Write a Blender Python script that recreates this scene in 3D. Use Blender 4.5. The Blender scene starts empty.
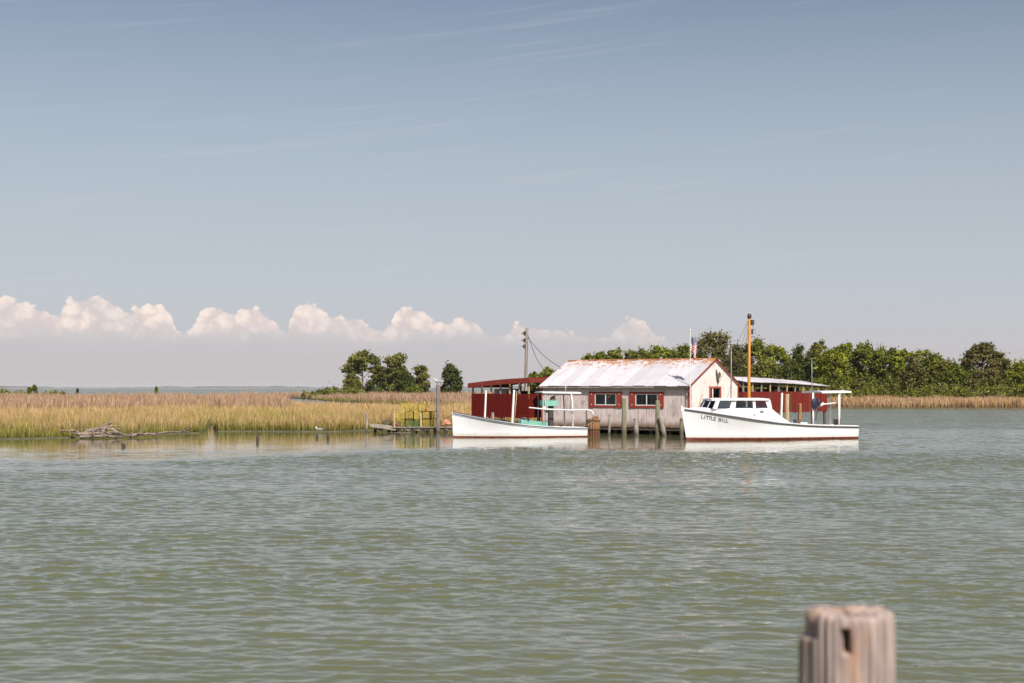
import bpy, math, random
import numpy as np
from mathutils import Vector, Matrix

R = math.radians
random.seed(7)
scene = bpy.context.scene
COL = scene.collection

# ------------------------------------------------------------------ camera
CAM_Z = 3.2            # eye height above the water, standing on a dock
FPX = 1422.2           # 50 mm lens on a 36 mm sensor, 1024 px wide
HOR = 387.5            # row of the horizon
cam_d = bpy.data.cameras.new("camera")
cam = bpy.data.objects.new("camera", cam_d)
COL.objects.link(cam)
cam.location = (0, 0, CAM_Z)
cam.rotation_euler = (R(90), 0, 0)
cam_d.lens = 50
cam_d.sensor_width = 36
cam_d.shift_y = (HOR - 341.5) / 1024
cam_d.clip_start = 0.1
cam_d.clip_end = 60000
cam_d.dof.use_dof = True
cam_d.dof.focus_distance = 92
cam_d.dof.aperture_fstop = 2.4
scene.camera = cam

# ------------------------------------------------------------------ world
SUN_EL, SUN_AZ = 45.0, 157.0        # azimuth from +Y towards +X: behind the camera, to its right
w = bpy.data.worlds.new("World")
scene.world = w
w.use_nodes = True
nt = w.node_tree
nt.nodes.clear()


def N(tree, typ, **kw):
    n = tree.nodes.new(typ)
    for k, v in kw.items():
        setattr(n, k, v)
    return n


def setin(tree, node, idx, val):
    s = node.inputs[idx]
    if hasattr(val, "is_linked"):
        tree.links.new(val, s)
    else:
        s.default_value = val


def mth(tree, op, a, b=None, c=None, clamp=False):
    n = N(tree, "ShaderNodeMath", operation=op, use_clamp=clamp)
    setin(tree, n, 0, a)
    if b is not None:
        setin(tree, n, 1, b)
    if c is not None:
        setin(tree, n, 2, c)
    return n.outputs[0]


def rng_map(tree, v, a, b, c=0.0, d=1.0, smooth=True):
    n = N(tree, "ShaderNodeMapRange", interpolation_type='SMOOTHSTEP' if smooth else 'LINEAR')
    setin(tree, n, 0, v)
    setin(tree, n, 1, a)
    setin(tree, n, 2, b)
    setin(tree, n, 3, c)
    setin(tree, n, 4, d)
    return n.outputs[0]


def mixc(tree, f, a, b, blend='MIX'):
    n = N(tree, "ShaderNodeMix", data_type='RGBA', blend_type=blend)
    setin(tree, n, 0, f)
    for i, v in ((6, a), (7, b)):
        if hasattr(v, "is_linked"):
            tree.links.new(v, n.inputs[i])
        else:
            n.inputs[i].default_value = (*v, 1) if len(v) == 3 else v
    return n.outputs[2]


def noise(tree, vec, scale, detail=4, rough=0.55, dist=0.0):
    n = N(tree, "ShaderNodeTexNoise")
    if vec is not None:
        tree.links.new(vec, n.inputs["Vector"])
    n.inputs["Scale"].default_value = scale
    n.inputs["Detail"].default_value = detail
    n.inputs["Roughness"].default_value = rough
    n.inputs["Distortion"].default_value = dist
    return n.outputs["Fac"]


def mapping(tree, vec, scale=(1, 1, 1), rot=(0, 0, 0), loc=(0, 0, 0)):
    n = N(tree, "ShaderNodeMapping")
    tree.links.new(vec, n.inputs[0])
    n.inputs[1].default_value = loc
    n.inputs[2].default_value = rot
    n.inputs[3].default_value = scale
    return n.outputs[0]


def combine(tree, x, y, z=0.0):
    n = N(tree, "ShaderNodeCombineXYZ")
    for i, v in enumerate((x, y, z)):
        setin(tree, n, i, v)
    return n.outputs[0]


SKY_STRENGTH = 0.075
sky = N(nt, "ShaderNodeTexSky", sky_type='NISHITA')
sky.sun_disc = False
sky.sun_elevation = R(SUN_EL)
sky.sun_rotation = R(SUN_AZ)
sky.altitude = 0
sky.air_density = 1.0
sky.dust_density = 2.2
sky.ozone_density = 1.0
geo = N(nt, "ShaderNodeTexCoord")
sep = N(nt, "ShaderNodeSeparateXYZ")
nt.links.new(geo.outputs["Generated"], sep.inputs[0])
dx, dy, dz = sep.outputs
az = mth(nt, 'ARCTAN2', dx, dy)                     # 0 straight ahead
el = mth(nt, 'ARCSINE', dz)
# humid summer air: the low sky is a milky lilac grey, greyer than clear Nishita air
haze_f = rng_map(nt, el, R(0), R(15.5), 1.0, 0.0, smooth=False)
hsv = N(nt, "ShaderNodeHueSaturation")
nt.links.new(sky.outputs[0], hsv.inputs["Color"])
hsv.inputs["Saturation"].default_value = 0.72
base = mixc(nt, 1.0, hsv.outputs[0], (0.85, 0.89, 0.935), 'MULTIPLY')
base = mixc(nt, haze_f, base, (5.95, 6.35, 6.95))
base = mixc(nt, rng_map(nt, el, R(0.3), R(4.2), 0.9, 0.0), base, (5.75, 5.35, 5.4))
# thin high streaks of cirrus / old contrails
cv = combine(nt, mth(nt, 'MULTIPLY', az, 3.0), mth(nt, 'MULTIPLY', el, 3.0))
cv = mapping(nt, cv, (1, 1, 1), (0, 0, R(-6.5)))
str1 = noise(nt, mapping(nt, cv, (0.6, 26, 1)), 2.2, 6, 0.6, 0.4)
str1 = rng_map(nt, str1, 0.52, 0.74)
msk = rng_map(nt, noise(nt, mapping(nt, cv, (1.2, 4.0, 1), (0, 0, 0), (3.3, 1.2, 0)), 1.6, 2), 0.36, 0.62)
cir = mth(nt, 'MULTIPLY', mth(nt, 'MULTIPLY', str1, msk), 0.20)
base = mixc(nt, cir, base, (6.6, 6.6, 6.8))
# a low row of fair-weather cumulus: top height against bearing, then broken by noise
prof = [(0, 301), (15, 299), (30, 306), (45, 309), (55, 313), (65, 303), (80, 297), (95, 296), (110, 300), (119, 308),
        (126, 311), (136, 307), (150, 305), (165, 309), (173, 320), (183, 336), (193, 326), (205, 312), (220, 307),
        (232, 312), (241, 312), (250, 308), (263, 314), (275, 322), (284, 330), (291, 318), (303, 305), (312, 306),
        (325, 313), (345, 316), (360, 318), (374, 326), (386, 326), (396, 312), (405, 307), (420, 310), (431, 319),
        (446, 323), (460, 317), (475, 323), (498, 336), (515, 325), (526, 324), (541, 328), (562, 331), (600, 338),
        (613, 330), (625, 319), (636, 316), (646, 321), (656, 333), (675, 342), (720, 346), (760, 346), (800, 348),
        (860, 350), (900, 350), (940, 350), (980, 348), (1024, 345)]
u = mth(nt, 'MULTIPLY_ADD', mth(nt, 'TANGENT', mth(nt, 'PINGPONG', mth(nt, 'ADD', az, R(19.8)), R(39.6))), 1.0, 0.0)
# (PINGPONG repeats the row all round the horizon; undo the tangent used above by a plain linear map)
u = mth(nt, 'DIVIDE', mth(nt, 'PINGPONG', mth(nt, 'ADD', az, R(19.8)), R(39.6)), R(39.6))
fc = N(nt, "ShaderNodeFloatCurve")
crv = fc.mapping.curves[0]
ELMAX = math.atan((HOR - 290) / FPX)
pts = []
for px, py in prof:
    a = math.atan((px - 512) / FPX)
    uu = (math.degrees(a) + 19.8) / 39.6
    vv = math.atan((HOR - py) / FPX * math.cos(a)) / ELMAX
    pts.append((min(max(uu, 0), 1), vv))
crv.points[0].location = pts[0]
crv.points[1].location = pts[-1]
for p in pts[1:-1]:
    crv.points.new(*p)
fc.mapping.update()
nt.links.new(u, fc.inputs["Value"])
top = mth(nt, 'MULTIPLY', fc.outputs[0], ELMAX)
pv = combine(nt, az, mth(nt, 'MULTIPLY', el, 1.15))
vor = N(nt, "ShaderNodeTexVoronoi", feature='SMOOTH_F1')
nz0 = noise(nt, pv, 60, 5, 0.6)
warp = N(nt, "ShaderNodeVectorMath", operation='ADD')
nt.links.new(pv, warp.inputs[0])
nt.links.new(combine(nt, mth(nt, 'MULTIPLY', nz0, 0.012), mth(nt, 'MULTIPLY', noise(nt, pv, 75, 4), 0.012)), warp.inputs[1])
nt.links.new(warp.outputs[0], vor.inputs["Vector"])
vor.inputs["Scale"].default_value = 95
vor.inputs["Smoothness"].default_value = 0.35
puff = vor.outputs["Distance"]
edge = mth(nt, 'ADD', mth(nt, 'SUBTRACT', top, el), R(0.08))                                   # >0 inside the cloud
edge = mth(nt, 'ADD', edge, mth(nt, 'MULTIPLY', mth(nt, 'SUBTRACT', nz0, 0.52), R(0.55)))
edge = mth(nt, 'ADD', edge, mth(nt, 'MULTIPLY', mth(nt, 'SUBTRACT', 0.42, puff), R(0.42)))
vor2 = N(nt, "ShaderNodeTexVoronoi", feature='SMOOTH_F1')
nt.links.new(warp.outputs[0], vor2.inputs["Vector"])
vor2.inputs["Scale"].default_value = 240
vor2.inputs["Smoothness"].default_value = 0.25
puff2 = vor2.outputs["Distance"]
edge = mth(nt, 'ADD', edge, mth(nt, 'MULTIPLY', mth(nt, 'SUBTRACT', 0.42, puff2), R(0.20)))
cm = rng_map(nt, edge, R(-0.02), R(0.11))
low = rng_map(nt, mth(nt, 'ADD', el, mth(nt, 'MULTIPLY', mth(nt, 'SUBTRACT', noise(nt, mapping(nt, pv, (0.6, 1, 1)), 40, 3), 0.5), R(0.8))), R(1.5), R(2.75))
cm = mth(nt, 'MULTIPLY', cm, low)
thin = rng_map(nt, noise(nt, pv, 34, 5, 0.6), 0.28, 0.60, 0.6, 1.0)
cm = mth(nt, 'MULTIPLY', cm, thin)
lit = rng_map(nt, mth(nt, 'ADD', mth(nt, 'MULTIPLY', edge, 14.0), mth(nt, 'ADD', mth(nt, 'MULTIPLY', mth(nt, 'SUBTRACT', puff, 0.3), 1.1), mth(nt, 'MULTIPLY', mth(nt, 'SUBTRACT', puff2, 0.3), 0.45))), 0.0, 0.75, 1.0, 0.0)
ccol = mixc(nt, lit, (7.4, 6.4, 6.2), (10.2, 8.6, 7.7))
base = mixc(nt, mth(nt, 'MULTIPLY', cm, 0.95), base, ccol)
bg = N(nt, "ShaderNodeBackground")
nt.links.new(base, bg.inputs[0])
bg.inputs[1].default_value = SKY_STRENGTH
wo = N(nt, "ShaderNodeOutputWorld")
nt.links.new(bg.outputs[0], wo.inputs[0])

# ------------------------------------------------------------------ sun
sd = bpy.data.lights.new("sun", 'SUN')
sd.energy = 4.5
sd.angle = R(0.53)
sd.color = (1.0, 0.945, 0.875)
sun = bpy.data.objects.new("sun", sd)
COL.objects.link(sun)
sv = Vector((math.sin(R(SUN_AZ)) * math.cos(R(SUN_EL)), math.cos(R(SUN_AZ)) * math.cos(R(SUN_EL)), math.sin(R(SUN_EL))))
sun.rotation_euler = (-sv).to_track_quat('-Z', 'Y').to_euler()
sun.location = (20, -30, 60)

# ------------------------------------------------------------------ exposure
vs = scene.view_settings
vs.view_transform = 'Standard'
vs.look = 'None'
vs.exposure = 0.4
vs.gamma = 1.0
vs.use_curve_mapping = False
scene.cycles.use_denoising = True
scene.cycles.max_bounces = 6
scene.cycles.transparent_max_bounces = 8
scene.cycles.caustics_reflective = False
scene.cycles.caustics_refractive = False
scene.cycles.sample_clamp_indirect = 6


# ================================================================== helpers
def X(px, Y):
    return (px - 512) / FPX * Y


def Z(py, Y):
    return CAM_Z - (py - HOR) / FPX * Y


def link(o, parent=None):
    COL.objects.link(o)
    if parent is not None:
        o.parent = parent
    return o


def tag(o, label=None, cat=None, group=None, kind=None):
    if label:
        o["label"] = label
    if cat:
        o["category"] = cat
    if group:
        o["group"] = group
    if kind:
        o["kind"] = kind
    return o


def empty(name, loc=(0, 0, 0), rz=0.0, label=None, cat=None, group=None):
    o = bpy.data.objects.new(name, None)
    o.empty_display_size = 0.3
    o.location = loc
    o.rotation_euler = (0, 0, rz)
    link(o)
    return tag(o, label, cat, group)


class MB:
    def __init__(s):
        s.v, s.f, s.m = [], [], []

    def add(s, vs_, fs, mi=0):
        o = len(s.v)
        s.v += [tuple(q) for q in vs_]
        for f in fs:
            s.f.append(tuple(i + o for i in f))
            s.m.append(mi)
        return s

    def box(s, a, b, mi=0, M=None):
        x0, y0, z0 = a
        x1, y1, z1 = b
        vv = [(x0, y0, z0), (x1, y0, z0), (x1, y1, z0), (x0, y1, z0), (x0, y0, z1), (x1, y0, z1), (x1, y1, z1), (x0, y1, z1)]
        if M is not None:
            vv = [M @ Vector(q) for q in vv]
        return s.add(vv, [(0, 3, 2, 1), (4, 5, 6, 7), (0, 1, 5, 4), (1, 2, 6, 5), (2, 3, 7, 6), (3, 0, 4, 7)], mi)

    def tube(s, path, radii, n=8, cap=True, mi=0, wob=0.0):
        P = [Vector(p) for p in path]
        if not hasattr(radii, "__len__"):
            radii = [radii] * len(P)
        rings = []
        up = Vector((0, 0, 1))
        for i, p in enumerate(P):
            d = (P[min(i + 1, len(P) - 1)] - P[max(i - 1, 0)]).normalized()
            ref = up if abs(d.z) < 0.9 else Vector((1, 0, 0))
            a = d.cross(ref).normalized()
            b = d.cross(a).normalized()
            ring = []
            for k in range(n):
                t = 2 * math.pi * k / n
                rr = radii[i] * (1 + (random.uniform(-wob, wob) if wob else 0))
                ring.append(p + (a * math.cos(t) + b * math.sin(t)) * rr)
            rings.append(ring)
        vv = [q for r_ in rings for q in r_]
        ff = []
        for i in range(len(P) - 1):
            for k in range(n):
                k2 = (k + 1) % n
                ff.append((i * n + k, (i + 1) * n + k, (i + 1) * n + k2, i * n + k2))
        if cap:
            ff.append(tuple(range(n)))
            ff.append(tuple(reversed(range((len(P) - 1) * n, len(P) * n))))
        return s.add(vv, ff, mi)

    def sheet(s, grid, mi=0):
        """grid: rows of points"""
        nr, nc = len(grid), len(grid[0])
        vv = [p for r_ in grid for p in r_]
        ff = [(i * nc + j, i * nc + j + 1, (i + 1) * nc + j + 1, (i + 1) * nc + j) for i in range(nr - 1) for j in range(nc - 1)]
        return s.add(vv, ff, mi)

    def prism(s, poly, off, mi=0):
        """poly: 3D points of one face, extruded by off"""
        n = len(poly)
        o = Vector(off)
        vv = [Vector(p) for p in poly] + [Vector(p) + o for p in poly]
        ff = [tuple(range(n)), tuple(reversed(range(n, 2 * n)))]
        for i in range(n):
            j = (i + 1) % n
            ff.append((i, i + n, j + n, j))
        return s.add(vv, ff, mi)

    def mesh(s, name, mats, smooth=False):
        me = bpy.data.meshes.new(name)
        me.from_pydata(s.v, [], s.f)
        for m_ in (mats if isinstance(mats, (list, tuple)) else [mats]):
            me.materials.append(m_)
        if any(s.m):
            me.polygons.foreach_set("material_index", s.m)
        if smooth:
            me.polygons.foreach_set("use_smooth", [True] * len(s.f))
        me.update()
        import bmesh as _b
        bm = _b.new()
        bm.from_mesh(me)
        _b.ops.recalc_face_normals(bm, faces=bm.faces)
        bm.to_mesh(me)
        bm.free()
        return me

    def build(s, name, mats, parent=None, smooth=False):
        o = bpy.data.objects.new(name, s.mesh(name, mats, smooth))
        return link(o, parent)


def new_obj(name, me, parent=None, loc=None):
    o = bpy.data.objects.new(name, me)
    if loc is not None:
        o.location = loc
    return link(o, parent)


def np_mesh(name, verts, faces, mat, colors=None, nper=3):
    me = bpy.data.meshes.new(name)
    nv, nf = len(verts), len(faces)
    me.vertices.add(nv)
    me.vertices.foreach_set("co", np.ascontiguousarray(verts, dtype=np.float32).ravel())
    me.loops.add(nf * nper)
    me.loops.foreach_set("vertex_index", np.ascontiguousarray(faces, dtype=np.int32).ravel())
    me.polygons.add(nf)
    me.polygons.foreach_set("loop_start", np.arange(0, nf * nper, nper, dtype=np.int32))
    me.polygons.foreach_set("loop_total", np.full(nf, nper, dtype=np.int32))
    if colors is not None:
        at = me.color_attributes.new("Col", 'FLOAT_COLOR', 'POINT')
        c4 = np.ones((nv, 4), dtype=np.float32)
        c4[:, :3] = colors
        at.data.foreach_set("color", c4.ravel())
    me.materials.append(mat)
    me.update(calc_edges=True)
    return me


# ================================================================== materials
def newmat(name):
    m_ = bpy.data.materials.new(name)
    m_.use_nodes = True
    t = m_.node_tree
    return m_, t, t.nodes["Principled BSDF"]


def wpos(t):
    return N(t, "ShaderNodeNewGeometry").outputs["Position"]


def opos(t):
    return N(t, "ShaderNodeTexCoord").outputs["Object"]


def bump(t, b, h, dist=0.01, strength=0.6):
    n = N(t, "ShaderNodeBump")
    n.inputs["Strength"].default_value = strength
    n.inputs["Distance"].default_value = dist
    t.links.new(h, n.inputs["Height"])
    t.links.new(n.outputs[0], b.inputs["Normal"])


def mat_plain(name, col, rough=0.6, var=0.25, scale=3.0, metal=0.0, stretch=(1, 1, 1), obj=False, col2=None, bumpd=0.0):
    m_, t, b = newmat(name)
    p = mapping(t, opos(t) if obj else wpos(t), stretch)
    f = noise(t, p, scale, 5, 0.6)
    c2 = col2 if col2 else tuple(c * (1 - var) for c in col)
    c = mixc(t, rng_map(t, f, 0.38, 0.68), col, c2)
    t.links.new(c, b.inputs["Base Color"])
    b.inputs["Roughness"].default_value = rough
    b.inputs["Metallic"].default_value = metal
    if bumpd:
        bump(t, b, f, bumpd)
    return m_


def mat_wood(name, col, col2, stain=None, stain_z=None, stretch=14.0, rough=0.8):
    """weathered wood: streaks run along z; optional waterline stain below stain_z (tide mark)"""
    m_, t, b = newmat(name)
    p = wpos(t)
    f1 = noise(t, mapping(t, p, (stretch, stretch, 1.0)), 1.0, 6, 0.65)
    f2 = noise(t, mapping(t, p, (stretch * 4, stretch * 4, 3.0)), 1.0, 3, 0.5)
    f = mth(t, 'ADD', mth(t, 'MULTIPLY', f1, 0.7), mth(t, 'MULTIPLY', f2, 0.3))
    c = mixc(t, rng_map(t, f, 0.40, 0.62), col, col2)
    if stain:
        s_ = N(t, "ShaderNodeSeparateXYZ")
        t.links.new(p, s_.inputs[0])
        zz = mth(t, 'ADD', s_.outputs[2], mth(t, 'MULTIPLY', mth(t, 'SUBTRACT', f1, 0.5), 0.9))
        c = mixc(t, rng_map(t, zz, stain_z - 0.25, stain_z + 0.25, 0.9, 0.0), c, stain)
    t.links.new(c, b.inputs["Base Color"])
    b.inputs["Roughness"].default_value = rough
    bump(t, b, f, 0.012, 0.7)
    return m_


def mat_paintwood(name, paint, bare, wear=0.5, stain=None, stain_z=1.0, stain_h=0.4, along=(9, 9, 0.8)):
    """painted boards, paint worn through in vertical streaks"""
    m_, t, b = newmat(name)
    p = wpos(t)
    f1 = noise(t, mapping(t, p, along), 1.0, 7, 0.68)
    f2 = noise(t, p, 1.3, 4, 0.6)
    f3 = noise(t, mapping(t, p, (along[0] * 3, along[1] * 3, along[2] * 4)), 1.0, 4, 0.6)
    f = mth(t, 'ADD', mth(t, 'MULTIPLY', f1, 0.55), mth(t, 'ADD', mth(t, 'MULTIPLY', f2, 0.25), mth(t, 'MULTIPLY', f3, 0.2)))
    lo = 0.62 - wear * 0.25
    c = mixc(t, rng_map(t, f, lo, lo + 0.13), paint, bare)
    c = mixc(t, rng_map(t, f3, 0.35, 0.65, 0.0, 0.22), c, tuple(q * 0.6 for q in paint))
    if stain:
        s_ = N(t, "ShaderNodeSeparateXYZ")
        t.links.new(p, s_.inputs[0])
        zz = mth(t, 'ADD', s_.outputs[2], mth(t, 'MULTIPLY', mth(t, 'SUBTRACT', f1, 0.5), stain_h * 2.2))
        c = mixc(t, rng_map(t, zz, stain_z - stain_h, stain_z + stain_h, 0.9, 0.0), c, stain)
    t.links.new(c, b.inputs["Base Color"])
    b.inputs["Roughness"].default_value = 0.8
    b.inputs["Specular IOR Level"].default_value = 0.15
    bump(t, b, f, 0.008, 0.6)
    return m_


def mat_foliage(name, transl=0.3):
    m_, t, b = newmat(name)
    a = N(t, "ShaderNodeAttribute", attribute_name="Col")
    t.links.new(a.outputs["Color"], b.inputs["Base Color"])
    b.inputs["Roughness"].default_value = 0.65
    b.inputs["Specular IOR Level"].default_value = 0.08
    tr = N(t, "ShaderNodeBsdfTranslucent")
    t.links.new(a.outputs["Color"], tr.inputs[0])
    mx = N(t, "ShaderNodeMixShader")
    mx.inputs[0].default_value = transl
    t.links.new(b.outputs[0], mx.inputs[1])
    t.links.new(tr.outputs[0], mx.inputs[2])
    t.links.new(mx.outputs[0], t.nodes["Material Output"].inputs[0])
    return m_


M = {}
M['leaf'] = mat_foliage('foliage', 0.22)
M['grass'] = mat_foliage('marsh_grass_blades', 0.30)
M['bark'] = mat_plain('bark', (0.16, 0.12, 0.09), 0.9, 0.45, 4, stretch=(3, 3, 1))
M['bark_pale'] = mat_plain('bark_pale', (0.34, 0.28, 0.22), 0.9, 0.45, 4, stretch=(3, 3, 1))
M['mud'] = mat_plain('marsh_mud', (0.07, 0.055, 0.032), 0.85, 0.5, 1.2, col2=(0.10, 0.085, 0.04))
M['farland'] = mat_plain('far_land', (0.11, 0.10, 0.08), 0.9, 0.3, 0.01)
M['sand'] = mat_plain('far_sand', (0.45, 0.37, 0.31), 0.9, 0.2, 0.01)
M['wall'] = mat_paintwood('weathered_siding', (0.70, 0.575, 0.55), (0.32, 0.265, 0.25), 0.54, (0.16, 0.095, 0.045), 0.75, 0.28)
M['gable'] = mat_paintwood('cream_gable_siding', (0.80, 0.70, 0.66), (0.46, 0.38, 0.35), 0.42, (0.20, 0.13, 0.07), 0.6, 0.25)
M['redtrim'] = mat_paintwood('red_trim', (0.29, 0.048, 0.030), (0.36, 0.17, 0.12), 0.35)
M['redwall'] = mat_paintwood('red_shed_boards', (0.125, 0.009, 0.006), (0.07, 0.009, 0.007), 0.45)  # less lit copy of the shed red, its weaker sun put into the colour
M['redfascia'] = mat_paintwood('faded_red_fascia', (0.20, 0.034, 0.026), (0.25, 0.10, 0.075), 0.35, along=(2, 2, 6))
M['redwall2'] = mat_paintwood('sunny_red_boards', (0.19, 0.024, 0.016), (0.10, 0.017, 0.013), 0.5)  # sunlit copy of the shed red, the stronger sun put into the colour
M['white'] = mat_plain('white_paint', (0.78, 0.77, 0.785), 0.35, 0.07, 1.5)
M['whitemet'] = mat_plain('white_pipe', (0.80, 0.77, 0.74), 0.4, 0.12, 4)
def mat_hull():
    m_, t, b = newmat('white_hull_paint')
    p = wpos(t)
    s_ = N(t, "ShaderNodeSeparateXYZ")
    t.links.new(p, s_.inputs[0])
    st = noise(t, mapping(t, p, (3.5, 3.5, 0.35)), 1.0, 5, 0.65)
    pl = noise(t, mapping(t, p, (0.5, 0.5, 9.0)), 1.0, 3, 0.5)
    c = mixc(t, rng_map(t, st, 0.50, 0.78, 0, 0.35), (0.80, 0.79, 0.815), (0.62, 0.56, 0.50))
    c = mixc(t, rng_map(t, pl, 0.45, 0.75, 0, 0.18), c, (0.66, 0.66, 0.70))
    zz = mth(t, 'ADD', s_.outputs[2], mth(t, 'MULTIPLY', mth(t, 'SUBTRACT', st, 0.5), 0.35))
    c = mixc(t, rng_map(t, zz, 0.14, 0.36, 0.55, 0.0), c, (0.46, 0.40, 0.30))
    t.links.new(c, b.inputs["Base Color"])
    b.inputs["Roughness"].default_value = 0.38
    return m_


M['hull'] = mat_hull()
M['bootred'] = mat_plain('red_antifouling', (0.21, 0.050, 0.033), 0.6, 0.55, 2.5)
M['rubrail'] = mat_plain('dark_rub_rail', (0.06, 0.055, 0.06), 0.55, 0.4, 5)
M['greyrail'] = mat_plain('grey_blue_rail', (0.16, 0.18, 0.22), 0.55, 0.3, 5)
M['deck'] = mat_plain('deck_paint', (0.72, 0.70, 0.67), 0.6, 0.15, 3)
M['mint'] = mat_plain('mint_green_paint', (0.20, 0.45, 0.36), 0.5, 0.22, 3)
M['yellow'] = mat_plain('ochre_mast_paint', (0.46, 0.205, 0.03), 0.5, 0.30, 3, stretch=(1, 1, 0.4), col2=(0.36, 0.14, 0.02))
M['dark'] = mat_plain('dark_iron', (0.05, 0.04, 0.037), 0.6, 0.4, 8)
M['grey'] = mat_plain('grey_metal', (0.36, 0.36, 0.38), 0.45, 0.3, 6, metal=0.3)
M['navy'] = mat_plain('navy_oilskin', (0.018, 0.022, 0.055), 0.45, 0.4, 9)
M['blue'] = mat_plain('faded_blue_tarp', (0.22, 0.30, 0.55), 0.5, 0.3, 6)
M['pile'] = mat_wood('weathered_pile', (0.38, 0.32, 0.29), (0.19, 0.155, 0.14), (0.05, 0.04, 0.028), 0.25)
M['pilemid'] = mat_wood('grey_brown_pile', (0.27, 0.22, 0.20), (0.12, 0.095, 0.085), (0.05, 0.04, 0.028), 0.25)
M['pilegreen'] = mat_wood('treated_green_pile', (0.26, 0.25, 0.155), (0.14, 0.13, 0.08), (0.08, 0.068, 0.038), 0.45)
M['piledark'] = mat_wood('dark_wet_pile', (0.14, 0.10, 0.075), (0.06, 0.045, 0.035), (0.035, 0.028, 0.02), 0.25)
M['cribwood'] = mat_wood('brown_stained_timber', (0.36, 0.19, 0.08), (0.16, 0.075, 0.03), (0.10, 0.035, 0.016), 0.42)
M['lumber'] = mat_wood('pale_lumber', (0.52, 0.38, 0.21), (0.36, 0.25, 0.13))
M['dockwood'] = mat_wood('dock_timber', (0.42, 0.35, 0.29), (0.20, 0.155, 0.12), (0.06, 0.045, 0.03), 0.12)
M['drift'] = mat_wood('driftwood', (0.36, 0.27, 0.22), (0.14, 0.10, 0.08), (0.06, 0.045, 0.035), 0.05, stretch=5)
M['potyellow'] = mat_plain('yellow_coated_wire', (0.55, 0.42, 0.05), 0.5, 0.3, 6)
M['potgreen'] = mat_plain('green_coated_wire', (0.16, 0.24, 0.06), 0.5, 0.2, 6)
M['floatred'] = mat_plain('red_float', (0.42, 0.07, 0.04), 0.5, 0.2, 6)
M['ropeorange'] = mat_plain('faded_orange_rope', (0.60, 0.29, 0.18), 0.85, 0.35, 16)
M['netbrown'] = mat_plain('brown_netting', (0.15, 0.11, 0.055), 0.9, 0.5, 16)
M['letter'] = mat_plain('black_lettering', (0.03, 0.03, 0.035), 0.5, 0.1, 3)
M['black'] = mat_plain('shadowed_inside', (0.03, 0.027, 0.025), 0.9, 0.2, 3)  # near-black: the shade indoors is put into the colour
M['cable'] = mat_plain('black_cable', (0.05, 0.045, 0.045), 0.6, 0.2, 3)
M['gullwhite'] = mat_plain('white_feathers', (0.72, 0.70, 0.69), 0.7, 0.1, 8)
M['gullgrey'] = mat_plain('grey_feathers', (0.34, 0.35, 0.38), 0.7, 0.2, 8)


def mat_glass():
    m_, t, b = newmat('window_glass')
    t.nodes.remove(b)
    tr = N(t, "ShaderNodeBsdfTransparent")
    tr.inputs[0].default_value = (0.55, 0.60, 0.62, 1)
    gl = N(t, "ShaderNodeBsdfGlossy")
    gl.inputs["Roughness"].default_value = 0.04
    fr = N(t, "ShaderNodeFresnel")
    fr.inputs[0].default_value = 1.5
    mx = N(t, "ShaderNodeMixShader")
    t.links.new(fr.outputs[0], mx.inputs[0])
    t.links.new(tr.outputs[0], mx.inputs[1])
    t.links.new(gl.outputs[0], mx.inputs[2])
    t.links.new(mx.outputs[0], t.nodes["Material Output"].inputs[0])
    return m_


M['glass'] = mat_glass()


def mat_tin(name, rust_z, rust_amt=1.0):
    """white-washed roofing sheet, rusting down from the ridge in streaks"""
    m_, t, b = newmat(name)
    tc = N(t, "ShaderNodeTexCoord")
    p = wpos(t)
    s_ = N(t, "ShaderNodeSeparateXYZ")
    t.links.new(p, s_.inputs[0])
    st = noise(t, mapping(t, p, (3.2, 3.2, 0.5), (0, 0, R(35))), 1.0, 5, 0.6)
    st2 = noise(t, mapping(t, p, (12, 12, 1.4)), 1.0, 4, 0.6)
    z_ = mth(t, 'ADD', s_.outputs[2], mth(t, 'MULTIPLY', mth(t, 'SUBTRACT', st, 0.5), 3.2))
    z_ = mth(t, 'ADD', z_, mth(t, 'MULTIPLY', mth(t, 'SUBTRACT', st2, 0.5), 0.7))
    r_ = mth(t, 'MULTIPLY', rng_map(t, z_, rust_z - 0.45, rust_z + 0.30), rust_amt)
    spot = rng_map(t, noise(t, mapping(t, p, (1, 1, 1), loc=(3, 1, 7)), 1.5, 3, 0.5), 0.70, 0.74)
    r_ = mth(t, 'MAXIMUM', r_, mth(t, 'MULTIPLY', spot, 0.9))
    wash = mixc(t, rng_map(t, noise(t, p, 0.9, 6, 0.65), 0.35, 0.7), (0.64, 0.615, 0.645), (0.53, 0.505, 0.53))
    wash = mixc(t, rng_map(t, st2, 0.45, 0.75, 0, 0.35), wash, (0.36, 0.27, 0.23))
    rc = mixc(t, rng_map(t, st2, 0.35, 0.65), (0.46, 0.24, 0.10), (0.32, 0.14, 0.06))
    oi = N(t, "ShaderNodeObjectInfo")
    wash = mixc(t, mth(t, 'MULTIPLY', oi.outputs['Random'], 0.75), wash, (0.40, 0.37, 0.39))
    c = mixc(t, r_, wash, rc)
    t.links.new(c, b.inputs["Base Color"])
    b.inputs["Roughness"].default_value = 0.55
    b.inputs["Metallic"].default_value = 0.0
    return m_


M['tin'] = mat_tin('rusting_white_tin', 5.12)
M['tingrey'] = mat_tin('grey_shed_tin', 9.0, 0.0)
M['rust'] = mat_plain('rust', (0.30, 0.10, 0.04), 0.85, 0.5, 4, col2=(0.42, 0.19, 0.08))


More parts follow.
